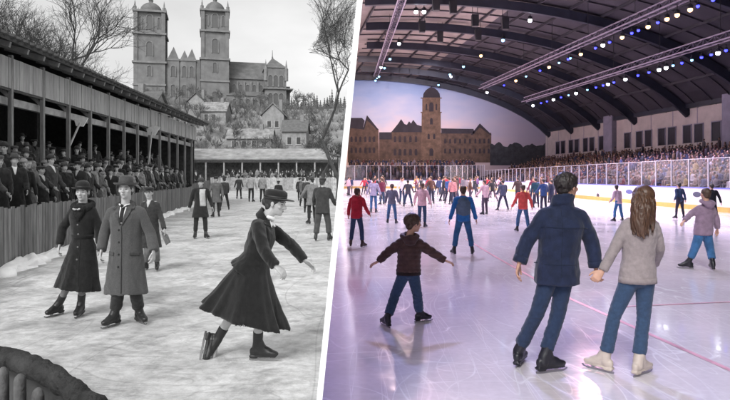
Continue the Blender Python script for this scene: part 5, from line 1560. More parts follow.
drape(m_, bvt, [q(147, 199), q(152.5, 199), q(150.2, 207), q(149.6, 207)], vw, 0.008, 5, 6); parts(m_, 'scarf', mat('pale_scarf', 0.4, 0.8), t3['root'])
pp_ = loc + J['wrR'] + V((0.03, -0.06, -0.12)); m_ = MB()
m_.prism([V((-0.07, 0, 0.09)), V((0.05, 0, 0.02)), V((0.10, 0, -0.12)), V((0.02, 0.0, -0.17)), V((-0.03, 0, -0.06))], V((0.0, 0.02, 0))); m_.prism([V((0.03, -0.015, -0.02)), V((0.1, -0.03, -0.11)), V((0.03, -0.015, -0.17))], V((0, 0.012, 0)))
tag(m_.build('folded_paper', mat('dark_paper', 0.09, 0.8, 0.4, 12), None, pp_), 'folded paper held low by the skater in the flat cap', 'paper')

# ---- skating woman
Y0 = 5.7
loc, J = hero(Y0, 250, 0.965, dict(head=(275.6, 203.6, 0.0), neck=(267.0, 216.5), shL=(258.5, 224, -0.15), shR=(270, 225.5, 0.16), elL=(264, 250, -0.26), wrL=(275.3, 265.8, -0.30), elR=(291.5, 245.5, 0.20), wrR=(304.0, 260.0, 0.16), hipL=(253, 268, -0.085), hipR=(253, 268, 0.085), knL=(259, 316, -0.06), knR=(232, 314, 0.12), anR=(216, 341.5, 0.16)),
              dict(L=(257.5, 360.5, (1, -0.12, 0))), (0.94, -0.1, -0.3), (1, -0.22, -0.2), hu=V((0.1, 0, 1)), curlL=0.5, curlR=0.3, toeR=V((-0.12, -0.42, -1)), soleR=V((0.85, 0.5, -0.15)), hattilt=-0.06)
jm = cloth('black_jacket_wool', 0.010, sheen=0.2, var=0.45, scale=22, bump=0.5, bscale=170)
prof_j = [(-0.075, 0.19, 0.18, -0.035), (-0.06, 0.19, 0.178, -0.03), (0.08, 0.162, 0.148, -0.015), (0.28, 0.142, 0.128, -0.006), (0.5, 0.15, 0.128), (0.75, 0.168, 0.132, 0.008), (0.92, 0.165, 0.108), (1.0, 0.14, 0.088), (1.03, 0.1, 0.074), (1.06, 0.074, 0.066)]
sw = person(loc, 'woman in a black jacket and long flared skirt gliding right with arms out', J, 'jacket', jm, None, None, hairG, 'bun', 'brimhat', cloth('felt_black', 0.014), mat('hat_ribbon', 0.012, 0.6), bootG, bladeG, 'hero', skin4=skinG,
            coat=dict(wr=wrinkle(0.009, 11, 8, 5), prof=prof_j, sleeve=(0.07, 0.066, 0.056, 0.046), hemdir=(-0.75, 0, -1)),
            hands={'L': ((0.75, -0.1, -0.66), (0.0, 0.5, -1), (0.4, 0.9, 0.3)), 'R': ((0.78, -0.05, -0.55), (-0.3, -0.2, -1), (0.5, -0.8, 0.4))})
o = sw['root']
q3 = lambda u, v_, dy=0.0: P(u, v_, Y0 + dy) - loc
px = Y0 / 600
def skr(u, v_, a, tilt, b, dy=0): return (q3(u, v_, dy), V((a * px, 0, -tilt * px)), V((0, b, 0.0)))
rings = [skr(246.5, 306, 24, 8, 0.2), skr(245.2, 317.5, 40.5, 12.4, 0.31), skr(244.6, 315.5, 41.5, 12.4, 0.315), skr(246.5, 300, 32.5, 9, 0.265), skr(249, 284, 24.5, 6, 0.215), skr(252, 270, 17.5, 4, 0.165), skr(255.5, 260, 13.5, 3, 0.125), skr(258, 250, 11, 2, 0.1)]
m_ = MB()
fold = lambda t, a: 1 + 0.075 * max(0, 1 - max(0, t - 0.14) / 0.72) * (1.5 * math.sin(7 * a + 0.6) + 0.9 * math.sin(12 * a + 2) + 0.5 * math.sin(19 * a)) * (1 if t > 0.1 else 0.6)
m_.loft(rings, 64, fold=fold)
skm = cloth('black_skirt_wool', 0.010, sheen=0.2, var=0.45, scale=20, bump=0.5, bscale=150)
parts(remesh(m_, 'skirt', 0.010, skm, 2, wrinkle(0.006, 8, 3, 2)), 'skirt', skm, o)
lt = cloth('pale_stockings', 0.42, var=0.12, bump=0.2)
parts(make_trousers(J, lt, 0.01, (0.05, 0.062, 0.05, 0.04), hem=0.13, pel_=(0.07, 0.06), top=0.0), 'stockings', lt, o)
bv = bvh_of(sw['top'].data)
m_ = MB(); drape(m_, bv, [q3(268.6, 213.5), q3(273.5, 214.5), q3(275.2, 227), q3(272.4, 227)], (0, 1, 0), 0.006, 6, 8, 0.006); m_.limb([J['neck'] + V((0.02, -0.065, 0.0)), J['neck'] + V((0.065, -0.03, -0.02)), J['neck'] + V((0.06, 0.03, -0.02))], [0.016, 0.02, 0.014], 8, 3); parts(m_, 'blouse', wh, o)
m_ = MB(); c = J['neck']; axn = (J['head'] - (J['shL'] + J['shR']) / 2).normalized(); fx = V((1, 0, 0)); fx = (fx - axn * fx.dot(axn)).normalized(); sy_ = axn.cross(fx)
rgc = lambda z, r, k: (c + axn * z - fx * 0.008 - axn * 0.0, (fx - axn * k) * r, sy_ * r)
m_.loft([rgc(-0.075, 0.10, 0.5), rgc(-0.03, 0.085, 0.55), rgc(0.0, 0.078, 0.6), rgc(0.012, 0.08, 0.6), rgc(0.012, 0.07, 0.6), rgc(-0.03, 0.064, 0.5)], 22); parts(remesh(m_, 'collar', 0.008, jm, 1, wrinkle(0.003)), 'collar', jm, o)
m_ = MB(); drape(m_, bv, [q3(263.5, 214.5), q3(268.8, 214), q3(272.2, 227), q3(268, 224)], (0, 1, 0), 0.014, 6, 8, 0.01); parts(m_, 'lapel', cloth('lapel_black', 0.01), o)

# ================================================================== colour side
jeans = cloth('blue_jeans', (0.034, 0.062, 0.118), var=0.2, scale=34, bump=0.3, bscale=200); jeansD = cloth('dark_jeans', (0.020, 0.034, 0.072), var=0.2, scale=34, bump=0.3, bscale=200)
bootK = mat('skate_black', (0.015, 0.015, 0.02), 0.4, 0.3, 10, spec=0.4); bootW = mat('skate_white', (0.48, 0.41, 0.36), 0.5, 0.12, 8, bump=0.2); bootBr = mat('skate_brown', (0.05, 0.03, 0.025), 0.5, 0.3, 8)

# ---- boy in the quilted brown jacket
Y0 = 7.1
loc, J = hero(Y0, 406, 0.79, dict(head=(413.2, 223.2, 0.02), neck=(409.5, 236), shL=(401, 241.5), shR=(418.5, 242), elL=(387.5, 252.5, 0.03), wrL=(378.5, 261.5, 0.02), elR=(434, 253.5, 0.02), wrR=(445, 260.5, 0.0), hipL=(404, 271.5), hipR=(413, 271.5), knL=(395.5, 294, 0.04), knR=(417, 294, 0.03)),
              dict(L=(387.5, 327, (-0.45, 0.9, 0)), R=(419.5, 322, (0.9, 0.35, 0))), (0, 1, 0), (0.9, 0.42, -0.05), curlL=0.25, curlR=0.25)
pj = cloth('brown_quilted', (0.062, 0.032, 0.030), rough=0.65, var=0.35, scale=16, bump=0.2)
boy = person(loc, 'boy in a dark brown quilted hooded jacket skating away with arms spread', J, 'jacket', pj, jeans, None, hairB, 'short', None, None, None, bootK, bladeC, 'hero', skin4=skinC, kids=1.06,
             coat=dict(wr=quilt(0.052, 0.007), sleeve=(0.084, 0.078, 0.066, 0.052), hood=True, build=1.0, hemscale=0.5), tro=dict(wr=denim(J, 0.006, 3), rad=(0.102, 0.098, 0.072, 0.066), hem=0.11),
             hands={'L': ((-1, 0.05, -0.45), (0.1, 0.3, -1), (-0.2, 1, 0.2)), 'R': ((1, 0.05, -0.35), (-0.1, 0.3, -1), (0.2, 1, 0.2))})
bv = bvh_of(boy['top'].data); q = lambda u, v_: xz(J, u, v_, Y0, loc)
m_ = MB(); rg = torso_rings(J, [(-0.045, 0.182, 0.137), (0.01, 0.18, 0.135)]); m_.loft([rg[0], (rg[0][0], rg[0][1] * 1.03, rg[0][2] * 1.03), (rg[1][0], rg[1][1] * 1.03, rg[1][2] * 1.03), rg[1]], 24, sup=2.15); parts(m_, 'waistband', cloth('brown_rib', (0.02, 0.012, 0.012)), boy['root'])

# ---- man in the navy parka
Y0 = 5.36
loc, J = hero(Y0, 552, 1.03, dict(head=(567.2, 186.5, 0.02), neck=(562.5, 202), shL=(546.3, 213), shR=(578.7, 214), elL=(527.5, 240, 0.02), wrL=(519.5, 262, -0.02), elR=(590.8, 240, 0.03), wrR=(596.0, 266.5, 0.02), hipL=(549.5, 270), hipR=(564.5, 270), knL=(538.5, 309, 0.02), knR=(558, 313, 0.03)),
              dict(L=(518.5, 366, (0.5, 0.85, 0)), R=(544.5, 373, (0.94, 0.3, 0))), (0.06, 1, 0), (0.88, 0.48, -0.05), curlL=0.35, curlR=0.75)
nv = cloth('navy_parka', (0.011, 0.017, 0.043), rough=0.75, var=0.35, scale=12, bump=0.3, bscale=120)
nm = person(loc, 'tall man in a navy parka and dark jeans holding hands with the long-haired woman', J, 'parka', nv, jeansD, None, hairK, 'short', None, None, None, bootK, bladeC, 'hero', skin4=skinC,
            coat=dict(wr=wrinkle(0.009, 9, 7, 2), sleeve=(0.08, 0.074, 0.063, 0.056), collar=0.026, build=0.98, hemscale=0.68), tro=dict(wr=denim(J, 0.007, 6), rad=(0.092, 0.084, 0.062, 0.056), hem=0.13),
            hands={'L': ((-0.22, -0.02, -1), (0.8, 0.3, 0.1), (0.5, 1, 0)), 'R': ((0.0, 0.05, -1), (0.9, -0.4, 0), (0.3, 1, 0.1))})
o = nm['root']; bv = bvh_of(nm['top'].data); q = lambda u, v_: xz(J, u, v_, Y0, loc); vb = (0, 1, 0)
nvd = cloth('navy_seam', (0.008, 0.013, 0.03))
for pts_ in (([557.6, 209], [558.2, 209], [556.2, 275], [555.6, 275]), ([538, 226], [585, 227.5], [585, 228.2], [538, 226.7]), ([534, 262], [576, 263], [576, 263.8], [534, 262.8])):
    m_ = MB(); drape(m_, bv, [q(*p) for p in pts_], vb, 0.003, 16, 16, 0.003); parts(m_, 'seam', nvd, o)
for sd, w_ in (('L', J['wrL']), ('R', J['wrR'])):
    dd = (J['wr' + sd] - J['el' + sd]).normalized(); m_ = MB(); m_.limb([w_ - dd * 0.05, w_ + dd * 0.004], [0.066, 0.064], 14, 2, ends=(False, False)); parts(m_, 'cuff', nv, o)

# ---- woman with long brown hair
Y0 = 5.33
loc, J = hero(Y0, 636, 0.96, dict(head=(643, 198.5, 0.02), neck=(641.5, 212.5), shL=(627.5, 222.5), shR=(653.3, 223.5), elL=(614, 249.5, 0.0), wrL=(602.5, 270.5, -0.02), elR=(659.0, 248, 0.04), wrR=(654.5, 264, 0.25), hipL=(630, 276), hipR=(645, 276), knL=(615, 314, 0.03), knR=(643.5, 317, 0.03)),
              dict(L=(605, 372, (-0.62, 0.7, 0)), R=(638.5, 376, (0.8, 0.55, 0))), (0.05, 1, 0), (0.3, 1, 0.0), curlL=0.8, curlR=0.4)
sg = cloth('grey_knit', (0.30, 0.255, 0.255), rough=0.95, var=0.14, scale=30, bump=0.5, bscale=260)
lw = person(loc, 'woman with long wavy brown hair, grey jumper and white skates seen from behind', J, 'sweater', sg, jeans, None, None, None, None, None, None, bootW, bladeC, 'hero', skin4=skinC,
            coat=dict(wr=wrinkle(0.006, 12, 12, 7), sleeve=(0.062, 0.057, 0.048, 0.04), build=1.02), tro=dict(wr=denim(J, 0.005, 1), rad=(0.094, 0.09, 0.058, 0.059), hem=0.115, pel_=(0.158, 0.115), top=0.05),
            hands={'L': ((-0.62, -0.1, -0.7), (0.3, 0.9, 0.1), (-0.4, 0.3, 0.9)), 'R': ((-0.3, 1, -0.2), (-0.6, -0.3, -0.6), (0.2, 0.2, 1))})
o = lw['root']; q3 = lambda u, v_, dy=0.0: P(u, v_, Y0 + dy) - loc
m_ = MB(); hc = J['head']; f_, u_, s_h = head_axes(J)
m_.ell(hc + V((0, -0.012, 0.03)), V((0.094, 0, 0)), V((0, 0.106, 0)), V((0, 0, 0.094)), 18, 12)
px = Y0 / 600
m_.loft([(q3(643, 193, -0.02), V((9.6 * px, 0, 0)), V((0, 0.08, 0))), (q3(643, 202, -0.055), V((10.2 * px, 0, 0)), V((0, 0.066, 0))), (q3(642.6, 212, -0.085), V((10.2 * px, 0, 0)), V((0, 0.048, 0))), (q3(642.4, 221, -0.115), V((9.2 * px, 0, 0)), V((0, 0.032, 0))), (q3(642.0, 229, -0.125), V((6.4 * px, 0, 0)), V((0, 0.022, 0))), (q3(641.5, 234, -0.125), V((3.0 * px, 0, 0)), V((0, 0.012, 0)))], 20)
rr = random.Random(12)
for k in range(420):
    a = rr.uniform(-1, 1); ph = rr.choice([0, 1.1, 2.4, 3.6, 4.9]) + rr.uniform(-0.3, 0.3); ln = rr.uniform(0.62, 1.16); pts_ = []; rad = rr.uniform(0.0032, 0.0068)
    for j in range(8):
        t = j / 7; u = 643 + a * (5 + 7.2 * math.sin(min(1, t * 1.6) * PI / 2)) * (1 - 0.12 * t * t) + math.sin(t * 9 + ph) * 1.0 * t ** 0.5 + math.sin(t * 4 + a * 5) * 0.6; v_ = 187.5 + (46.5 * ln - 1.5 - 3 * abs(a)) * t
        dep = -0.02 - 0.125 * math.sin(min(1, t * 1.3) * PI / 2) * (1 - 0.55 * a * a) - 0.014 * math.sin(t * 9 + ph) - rr.uniform(0, 0.008)
        pts_.append(q3(u, v_, dep))
    m_.limb(pts_, [rad * 0.8] + [rad] * 5 + [rad * 0.8, rad * 0.3], 6, 2)
parts(remesh(m_, 'hair', 0.0038, hairL, 0, None), 'hair', hairL, o)
bv = bvh_of(lw['top'].data)
m_ = MB(); rg = torso_rings(J, [(-0.058, 0.166, 0.126), (-0.005, 0.165, 0.125)]); m_.loft([rg[0], (rg[0][0], rg[0][1] * 1.03, rg[0][2] * 1.03), (rg[1][0], rg[1][1] * 1.03, rg[1][2] * 1.03), rg[1]], 28, sup=2.15); parts(m_, 'hem_rib', sg, o)
bvj = bvh_of(lw['trousers'].data)
for (a, b) in ((628.5, 634.5), (640.5, 647)):
    m_ = MB(); drape(m_, bvj, [q3(a, 273), q3(b, 273), q3(b - 0.3, 281), q3(a + 0.6, 281)], (0, 1, 0), 0.004, 5, 5, 0.003); parts(m_, 'back_pocket', jeansD, o)

# ---- man in the lilac hoodie
Y0 = 11.4
loc, J = hero(Y0, 703, 0.95, dict(head=(705.5, 194.2, 0.02), neck=(706, 202), shL=(700, 207), shR=(712, 208), elL=(691, 214, 0.04), wrL=(684.7, 220.3, -0.04), elR=(716.5, 219, 0), wrR=(717.3, 228.5, 0), hipL=(700, 231.5), hipR=(706.5, 231.5), knL=(694.7, 248.5, 0.02), knR=(710.2, 249.5, 0.03)),
              dict(L=(689, 268.5, (-0.85, 0.2, 0)), R=(712.8, 270, (0.25, 0.9, 0))), (0, 1, 0), (-0.15, 1, 0))
person(loc, 'man in a lilac hooded sweatshirt and jeans with his feet wide apart', J, 'jacket', cloth('lilac_hoodie', (0.235, 0.165, 0.225), var=0.18, scale=14), cloth('bright_jeans', (0.04, 0.12, 0.26), var=0.3), None, hairB, 'short', None, None, None, bootK, bladeC, 'mid', skin4=skinC,
       coat=dict(wr=wrinkle(0.008, 11, 9, 3), hood=True, sleeve=(0.074, 0.068, 0.058, 0.05)), tro=dict(wr=wrinkle(0.006, 11, 18), rad=(0.1, 0.1, 0.075, 0.068)))


# ---- middle-distance people from the standard pose
def rotJ(J, deg):
    M = Matrix.Rotation(math.radians(deg), 3, 'Z'); K = {}
    for k, v_ in J.items(): K[k] = (M @ v_) if isinstance(v_, Vector) else v_
    return K


def mid(u, vf, vh, yaw, label, top, topm, legm, hairm, skin4=None, hatk=None, hatm=None, hair='short', boots=None, det='mid', coat={}, tro={}, group=None, blade=None, p={}, hmax=1.9, hatup=0.0, rnd=True):
    loc = G(u, vf); h = min(hmax, (vf - vh) * loc.y / 600.0 - 0.05 - hatup)
    r_ = random.Random(int(u * 10)); p = dict(p)
    if rnd:
        p['armL'] = (r_.uniform(6, 24), r_.uniform(-18, 22), r_.uniform(5, 50)); p['armR'] = (r_.uniform(6, 24), r_.uniform(-18, 22), r_.uniform(5, 50)); p['lean'] = p.get('lean', 0) + r_.uniform(0, 6)
        s_ = r_.uniform(-0.16, 0.16); p['step'] = (s_, -s_); yaw += r_.uniform(-22, 22); p['turn'] = r_.uniform(-35, 35)
    J = rotJ(pose(h, **p), yaw)
    return person(loc, label, J, top, topm, legm, None, hairm, hair, hatk, hatm, None, boots or bootK, blade or bladeC, det, skin4=skin4 or skinC, group=group,
                  coat={**dict(wr=wrinkle(0.008, 11, 9, u)), **coat}, tro={**dict(wr=denim(J, 0.006, u)), **tro})


C_ = lambda n, c, **k: cloth(n, c, **k)
# arena
mid(356.5, 247.5, 188, 180, 'skater in a red jacket and jeans standing beside the white dividing line', 'jacket', C_('red_jacket', (0.42, 0.022, 0.04)), jeans, hairB, hair='bun', boots=bootBr, p=dict(stance=0.23, armL=(17, 0, 10), armR=(17, 0, 10)), coat=dict(hood=True))
mid(391.8, 224, 184, 180, 'skater in a slate grey jumper and blue jeans in front of the distant crowd', 'sweater', C_('slate_jumper', (0.13, 0.13, 0.17)), C_('mid_jeans', (0.05, 0.11, 0.22)), hairB, hair='bun', p=dict(stance=0.22, armL=(22, 0, 10), armR=(22, 0, 10)), coat=dict(build=1.1))
mid(373.5, 213, 178, 180, 'skater in a pale lilac jumper behind the red-jacketed skater', 'sweater', C_('pale_lilac', (0.36, 0.31, 0.40)), C_('mid_jeans', (0.05, 0.11, 0.22)), hairB, hair='bun', p=dict(stance=0.14, armL=(22, 0, 10), armR=(22, 0, 10)), coat=dict(build=1.1))
mid(408, 207, 180, 175, 'skater in dark grey with legs wide, between the slate and pink skaters', 'jacket', C_('dusk_grey', (0.05, 0.045, 0.06)), jeansD, hairK, p=dict(stance=0.3, armL=(20, 0, 10), armR=(22, 0, 10)))
mid(422, 227.5, 183, 180, 'skater in a pale pink padded jacket and jeans behind the boy', 'jacket', C_('pale_pink', (0.62, 0.38, 0.40)), jeans, hairL, hair='bun', p=dict(stance=0.16, armL=(20, 0, 10), armR=(20, 0, 10)))
bl = mid(463.2, 255, 186, 180, 'skater in bright blue with a grey vest standing square on the ice', 'jacket', C_('bright_blue', (0.022, 0.125, 0.36)), C_('blue_leggings', (0.03, 0.095, 0.22)), hairB, hair='bun', p=dict(stance=0.27, armL=(16, 0, 8), armR=(16, 0, 8)), tro=dict(rad=(0.1, 0.1, 0.072, 0.065)), rnd=False)
m_ = MB(); loc = G(463.2, 255); Jb = rotJ(pose((255 - 186) * loc.y / 600 - 0.05, stance=0.27, armL=(16, 0, 8), armR=(16, 0, 8)), 180)
m_.loft(torso_rings(Jb, [(0.12, 0.17, 0.14), (0.3, 0.188, 0.15), (0.6, 0.19, 0.152), (0.85, 0.185, 0.142), (0.97, 0.15, 0.112), (1.03, 0.1, 0.085)]), 20); parts(remesh(m_, 'vest', 0.016, C_('grey_vest', (0.09, 0.13, 0.19)), 2, wrinkle(0.008)), 'vest', None, bl['root'])
mid(485, 215, 180, 190, 'skater in a pale blush jumper and grey trousers right of the blue skater', 'sweater', C_('blush_jumper', (0.55, 0.36, 0.38)), C_('plum_trousers', (0.07, 0.05, 0.075)), hairL, p=dict(stance=0.18, armL=(20, 0, 10), armR=(20, 0, 10)), coat=dict(build=1.1))
mid(503, 211, 180, 185, 'skater in a navy grey jumper striding with legs apart near the far boards', 'sweater', C_('navy_grey', (0.055, 0.06, 0.095)), C_('night_trousers', (0.025, 0.025, 0.045)), hairK, p=dict(stance=0.32, armL=(24, 0, 15), armR=(20, 0, 10)), coat=dict(build=1.1))
mid(523, 232.5, 185, 195, 'skater in a coral red jacket just left of the navy parka', 'jacket', C_('coral_jacket', (0.60, 0.085, 0.075)), C_('mid_jeans', (0.05, 0.11, 0.22)), hairB, hair='bun', p=dict(stance=0.2, armL=(22, 0, 10), armR=(20, 0, 10)))
mid(543.8, 212.5, 179, 180, 'skater in deep blue, front one of the dark trio by the boards', 'jacket', C_('deep_blue', (0.02, 0.045, 0.13)), C_('night_trousers', (0.025, 0.025, 0.045)), hairK, p=dict(stance=0.2, armL=(18, 0, 10), armR=(18, 0, 10)))
mid(536, 208, 178, 170, 'dark teal skater on the left of the dark trio by the boards', 'jacket', C_('dark_teal', (0.015, 0.05, 0.075)), C_('night_trousers', (0.025, 0.025, 0.045)), hairK, p=dict(stance=0.2))
mid(551.5, 209, 180, 200, 'dark skater on the right of the trio, half hidden by the parka man', 'jacket', C_('ink_jacket', (0.018, 0.022, 0.05)), C_('night_trousers', (0.025, 0.025, 0.045)), hairK, p=dict(stance=0.18))
mid(518, 204, 177, 180, 'dark brown clad skater just behind the coral jacket', 'jacket', C_('umber_jacket', (0.05, 0.03, 0.03)), C_('night_trousers', (0.025, 0.025, 0.045)), hairK, p=dict(stance=0.2, armL=(30, 0, 20)))
mid(618.5, 222, 185, 205, 'skater in a pale mauve jumper leaning between the couple', 'sweater', C_('mauve_jumper', (0.42, 0.30, 0.36)), C_('bright_jeans', (0.04, 0.12, 0.26)), hairK, p=dict(stance=0.26, lean=6, armL=(18, 0, 10), armR=(20, 0, 10)), coat=dict(build=1.08))
mid(680, 219, 183, 190, 'skater in a slate blue top and black shorts by the yellow kick strip', 'sweater', C_('slate_blue_top', (0.03, 0.055, 0.12)), C_('night_trousers', (0.025, 0.025, 0.045)), hairK, p=dict(stance=0.24, lean=4, armL=(24, 0, 15), armR=(20, 0, 10)), tro=dict(rad=(0.12, 0.12, 0.06, 0.055)))
mid(712, 224, 184, 180, 'skater dressed all in black behind the lilac hoodie man', 'jacket', C_('jet_jacket', (0.012, 0.012, 0.016)), C_('jet_trousers', (0.012, 0.012, 0.016)), hairK, p=dict(stance=0.25, armL=(20, 0, 10), armR=(24, 0, 10)))
mid(452.5, 205, 178, 180, 'skater in a salmon jumper half behind the blue-clad skater', 'jacket', C_('salmon_jumper', (0.5, 0.22, 0.22)), C_('night_trousers', (0.025, 0.025, 0.045)), hairB, p=dict(stance=0.2))

# tiny skaters near the far boards
tiny_arch = []
for i, (h, st, ar, top) in enumerate(((1.72, 0.14, (9, 6, 12), 'jacket'), (1.62, 0.28, (28, 0, 20), 'sweater'), (1.75, 0.16, (14, 10, 10), 'jacket'), (1.55, 0.32, (35, 5, 25), 'parka'), (1.68, 0.24, (18, 0, 8), 'sweater'))):
    r = person((0, 0, 0), 'distant skater', pose(h, stance=st, step=((0, 0), (0.18, -0.2), (0.1, -0.05), (-0.25, 0.2), (0.05, -0.22))[i], armL=ar, armR=((8, -12, 5), (30, 25, 40), (10, 15, 60), (22, -20, 10), (6, 20, 70))[i], lean=(2, 9, 4, 13, 6)[i], turn=(0, 30, -40, 10, 25)[i]), top, C_('tiny_top', (0.1, 0.1, 0.1)), C_('night_trousers', (0.025, 0.025, 0.045)), None, hairK, 'short', None, None, None, bootK, bladeC, 'far', skin4=skinC, skates=True)
    tiny_arch.append(r['root'])
tops = {'navy': C_('t_navy', (0.03, 0.04, 0.10)), 'black': C_('t_black', (0.015, 0.015, 0.02)), 'burgundy': C_('t_burgundy', (0.14, 0.025, 0.05)), 'pale pink': C_('t_pink', (0.55, 0.32, 0.38)), 'grey': C_('t_grey', (0.14, 0.13, 0.16)), 'white': C_('t_white', (0.65, 0.6, 0.65)), 'brown': C_('t_brown', (0.10, 0.05, 0.04)), 'blue': C_('t_blue', (0.04, 0.10, 0.28)), 'purple': C_('t_purple', (0.12, 0.06, 0.18)), 'red': C_('t_red', (0.35, 0.03, 0.05)), 'ochre': C_('t_ochre', (0.45, 0.28, 0.08))}
legs_ = [C_('night_trousers', (0.025, 0.025, 0.045)), jeansD, jeans, C_('plum_trousers', (0.07, 0.05, 0.075))]
rr = random.Random(23); placed = []
names = list(tops)
for k in range(64):
    for _ in range(30):
        u = rr.uniform(345, 480) if k < 50 else rr.uniform(480, 565); vf = rr.choice([rr.uniform(190, 195), rr.uniform(190, 196), rr.uniform(193, 200), rr.uniform(197, 205)])
        p = G(u, vf)
        if p.y > 92 or p.x < part_x(p.y, 1) + 0.6 or p.x > 16.8: continue
        if any((p - q_).length < 0.75 for q_ in placed): continue
        if vf > 197 and any(abs(u - c) < 6 for c in (356, 373, 391, 408, 422, 463, 485, 503, 523)): continue
        break
    else: continue
    placed.append(p)
    src = tiny_arch[k % 5]; o = src if k < 5 else copy_tree(src)
    o.location = p; o.rotation_euler.z = math.radians(rr.choice([0, 180, 180, 90, -90, 140, 220]) + rr.uniform(-25, 25)); o.scale = (rr.uniform(0.94, 1.06),) * 3
    nm_ = rr.choice(names + ['navy', 'black', 'black', 'grey', 'navy', 'burgundy'])
    for ch_ in o.children:
        if ch_.name.split('.')[0] in ('jacket', 'sweater', 'parka'): setmat(ch_, tops[nm_])
        if ch_.name.startswith('trousers'): setmat(ch_, rr.choice(legs_))
        if ch_.name.startswith('hair'): setmat(ch_, rr.choice([hairK, hairB, hairL]))
    o['label'] = 'small distant skater in %s among the crowd near the far boards' % nm_; o['group'] = 'distant skaters in %s' % nm_

# ---- arena spectators
skS = mat('crowd_skin', (0.24, 0.13, 0.10), 0.6, 0.1); hrS = mat('crowd_hair', (0.03, 0.02, 0.018), 0.7, 0.4, 3)
def spect_mesh(seed):
    r_ = random.Random(seed); mb = MB(); mb.mi = 0; w_ = r_.uniform(0.19, 0.24); l_ = r_.uniform(-0.04, 0.04)
    mb.loft([(V((0, 0, 0.0)), V((w_, 0, 0)), V((0, 0.17, 0))), (V((0, 0, 0.3)), V((w_ * 0.95, 0, 0)), V((0, 0.15, 0))), (V((l_, 0, 0.6)), V((w_, 0, 0)), V((0, 0.13, 0))), (V((l_, 0, 0.7)), V((w_ * 0.8, 0, 0)), V((0, 0.1, 0))), (V((l_, 0, 0.76)), V((0.07, 0, 0)), V((0, 0.06, 0)))], 10)
    for sx in (-1, 1): mb.limb([V((sx * w_ * 0.95, 0, 0.65)), V((sx * w_ * 1.25, 0.04, 0.4)), V((sx * 0.1, -0.25, 0.25 + r_.uniform(0, 0.12)))], [0.065, 0.06, 0.05], 6, 2)
    mb.limb([V((-0.1, 0, 0.05)), V((-0.11, -0.4, 0.05)), V((-0.11, -0.42, -0.4))], [0.09, 0.08, 0.06], 6, 2); mb.limb([V((0.1, 0, 0.05)), V((0.11, -0.4, 0.05)), V((0.11, -0.42, -0.4))], [0.09, 0.08, 0.06], 6, 2)
    mb.mi = 1; mb.limb([V((l_, 0, 0.72)), V((l_, -0.01, 0.8))], [0.055, 0.055], 7, 1); mb.ell(V((l_, -0.015, 0.90)), V((0.078, 0, 0)), V((0, 0.098, 0)), V((0, 0, 0.12)), 9, 7); mb.ell(V((l_, -0.115, 0.89)), V((0.015, 0, 0)), V((0, 0.02, 0)), V((0, 0, 0.025)), 5, 4)
    mb.mi = 2; mb.ell(V((l_, 0.015, 0.935)), V((0.088, 0, 0)), V((0, 0.1, 0)), V((0, 0, 0.1)), 9, 7)
    return mb


spmat = [C_('sp_%d' % i, c) for i, c in enumerate(((0.02, 0.02, 0.03), (0.03, 0.035, 0.08), (0.06, 0.03, 0.035), (0.12, 0.10, 0.11), (0.16, 0.11, 0.10), (0.30, 0.26, 0.28), (0.12, 0.03, 0.035), (0.03, 0.04, 0.10), (0.06, 0.04, 0.035), (0.18, 0.12, 0.05)))]
spname = ['black', 'navy', 'maroon', 'grey', 'tan', 'pale grey', 'red', 'blue', 'brown', 'ochre']
spm = [spect_mesh(i).mesh('spectator', [spmat[0], skS, hrS]) for i in range(5)]
seats = []
rr = random.Random(77)
for r in range(NR):
    t = (r + 0.45) / NR; y = 18.0
    while y < 103.5:
        if (y + 4) % 12.5 < 1.3: y += 0.3; continue
        p = row_pt(y, t); p.z = 0.4 + 3.7 * (r / NR) + 0.42
        if rr.random() < 0.9: seats.append((p + V((rr.uniform(-0.1, 0.1), rr.uniform(-0.08, 0.08), rr.uniform(-0.05, 0.12) + (0.5 if rr.random() < 0.06 else 0))), 90 - 180))
        y += 0.58
for r in range(6):
    x = part_x(98, 3) + 1.2
    while x < 18.6:
        if rr.random() < 0.92: seats.append((V((x + rr.uniform(-0.1, 0.1), 97.4 + 1.1 * r, 1.3 + 0.42 * r + 0.42 + rr.uniform(-0.05, 0.1))), 0))
        x += 0.55
vis = [s for s in seats if (lambda u: 340 < u < 736)(365 + 600 * s[0].x / s[0].y)]
vis.sort(key=lambda s: s[0].y)
near = vis[:150]; rest = vis[150:]
for i, (p, rz) in enumerate(near):
    ci = rr.choice([0, 0, 1, 1, 2, 3, 3, 4, 5, 6, 7, 8, 8, 9]); o = link('spectator', spm[i % 5], None, p); setmat(o, spmat[ci]); o.rotation_euler.z = math.radians(-90 + rr.uniform(-25, 25))
    tag(o, 'spectator in %s seated in the packed side stand behind the rink glass' % spname[ci], 'person', 'side stand spectators in %s' % spname[ci])
cm_ = bpy.data.materials.new('crowd_clothes'); cm_.use_nodes = True; nt = cm_.node_tree; gg = nt.nodes.new('ShaderNodeNewGeometry'); rp = nt.nodes.new('ShaderNodeValToRGB'); rp.color_ramp.interpolation = 'CONSTANT'
cr = rp.color_ramp; cc = [(0.02, 0.02, 0.03), (0.03, 0.035, 0.08), (0.06, 0.03, 0.035), (0.10, 0.085, 0.10), (0.02, 0.02, 0.025), (0.07, 0.05, 0.055), (0.03, 0.035, 0.08), (0.20, 0.16, 0.20), (0.11, 0.03, 0.035), (0.03, 0.03, 0.05), (0.10, 0.06, 0.035)]
cr.elements[0].color = (*cc[0], 1); cr.elements[1].position = 1 / 11; cr.elements[1].color = (*cc[1], 1)
for i in range(2, 11): e = cr.elements.new(i / 11); e.color = (*cc[i], 1)
nt.links.new(gg.outputs['Random Per Island'], rp.inputs[0]); nt.links.new(rp.outputs[0], nt.nodes['Principled BSDF'].inputs['Base Color']); nt.nodes['Principled BSDF'].inputs['Roughness'].default_value = 0.9
cwd = MB()
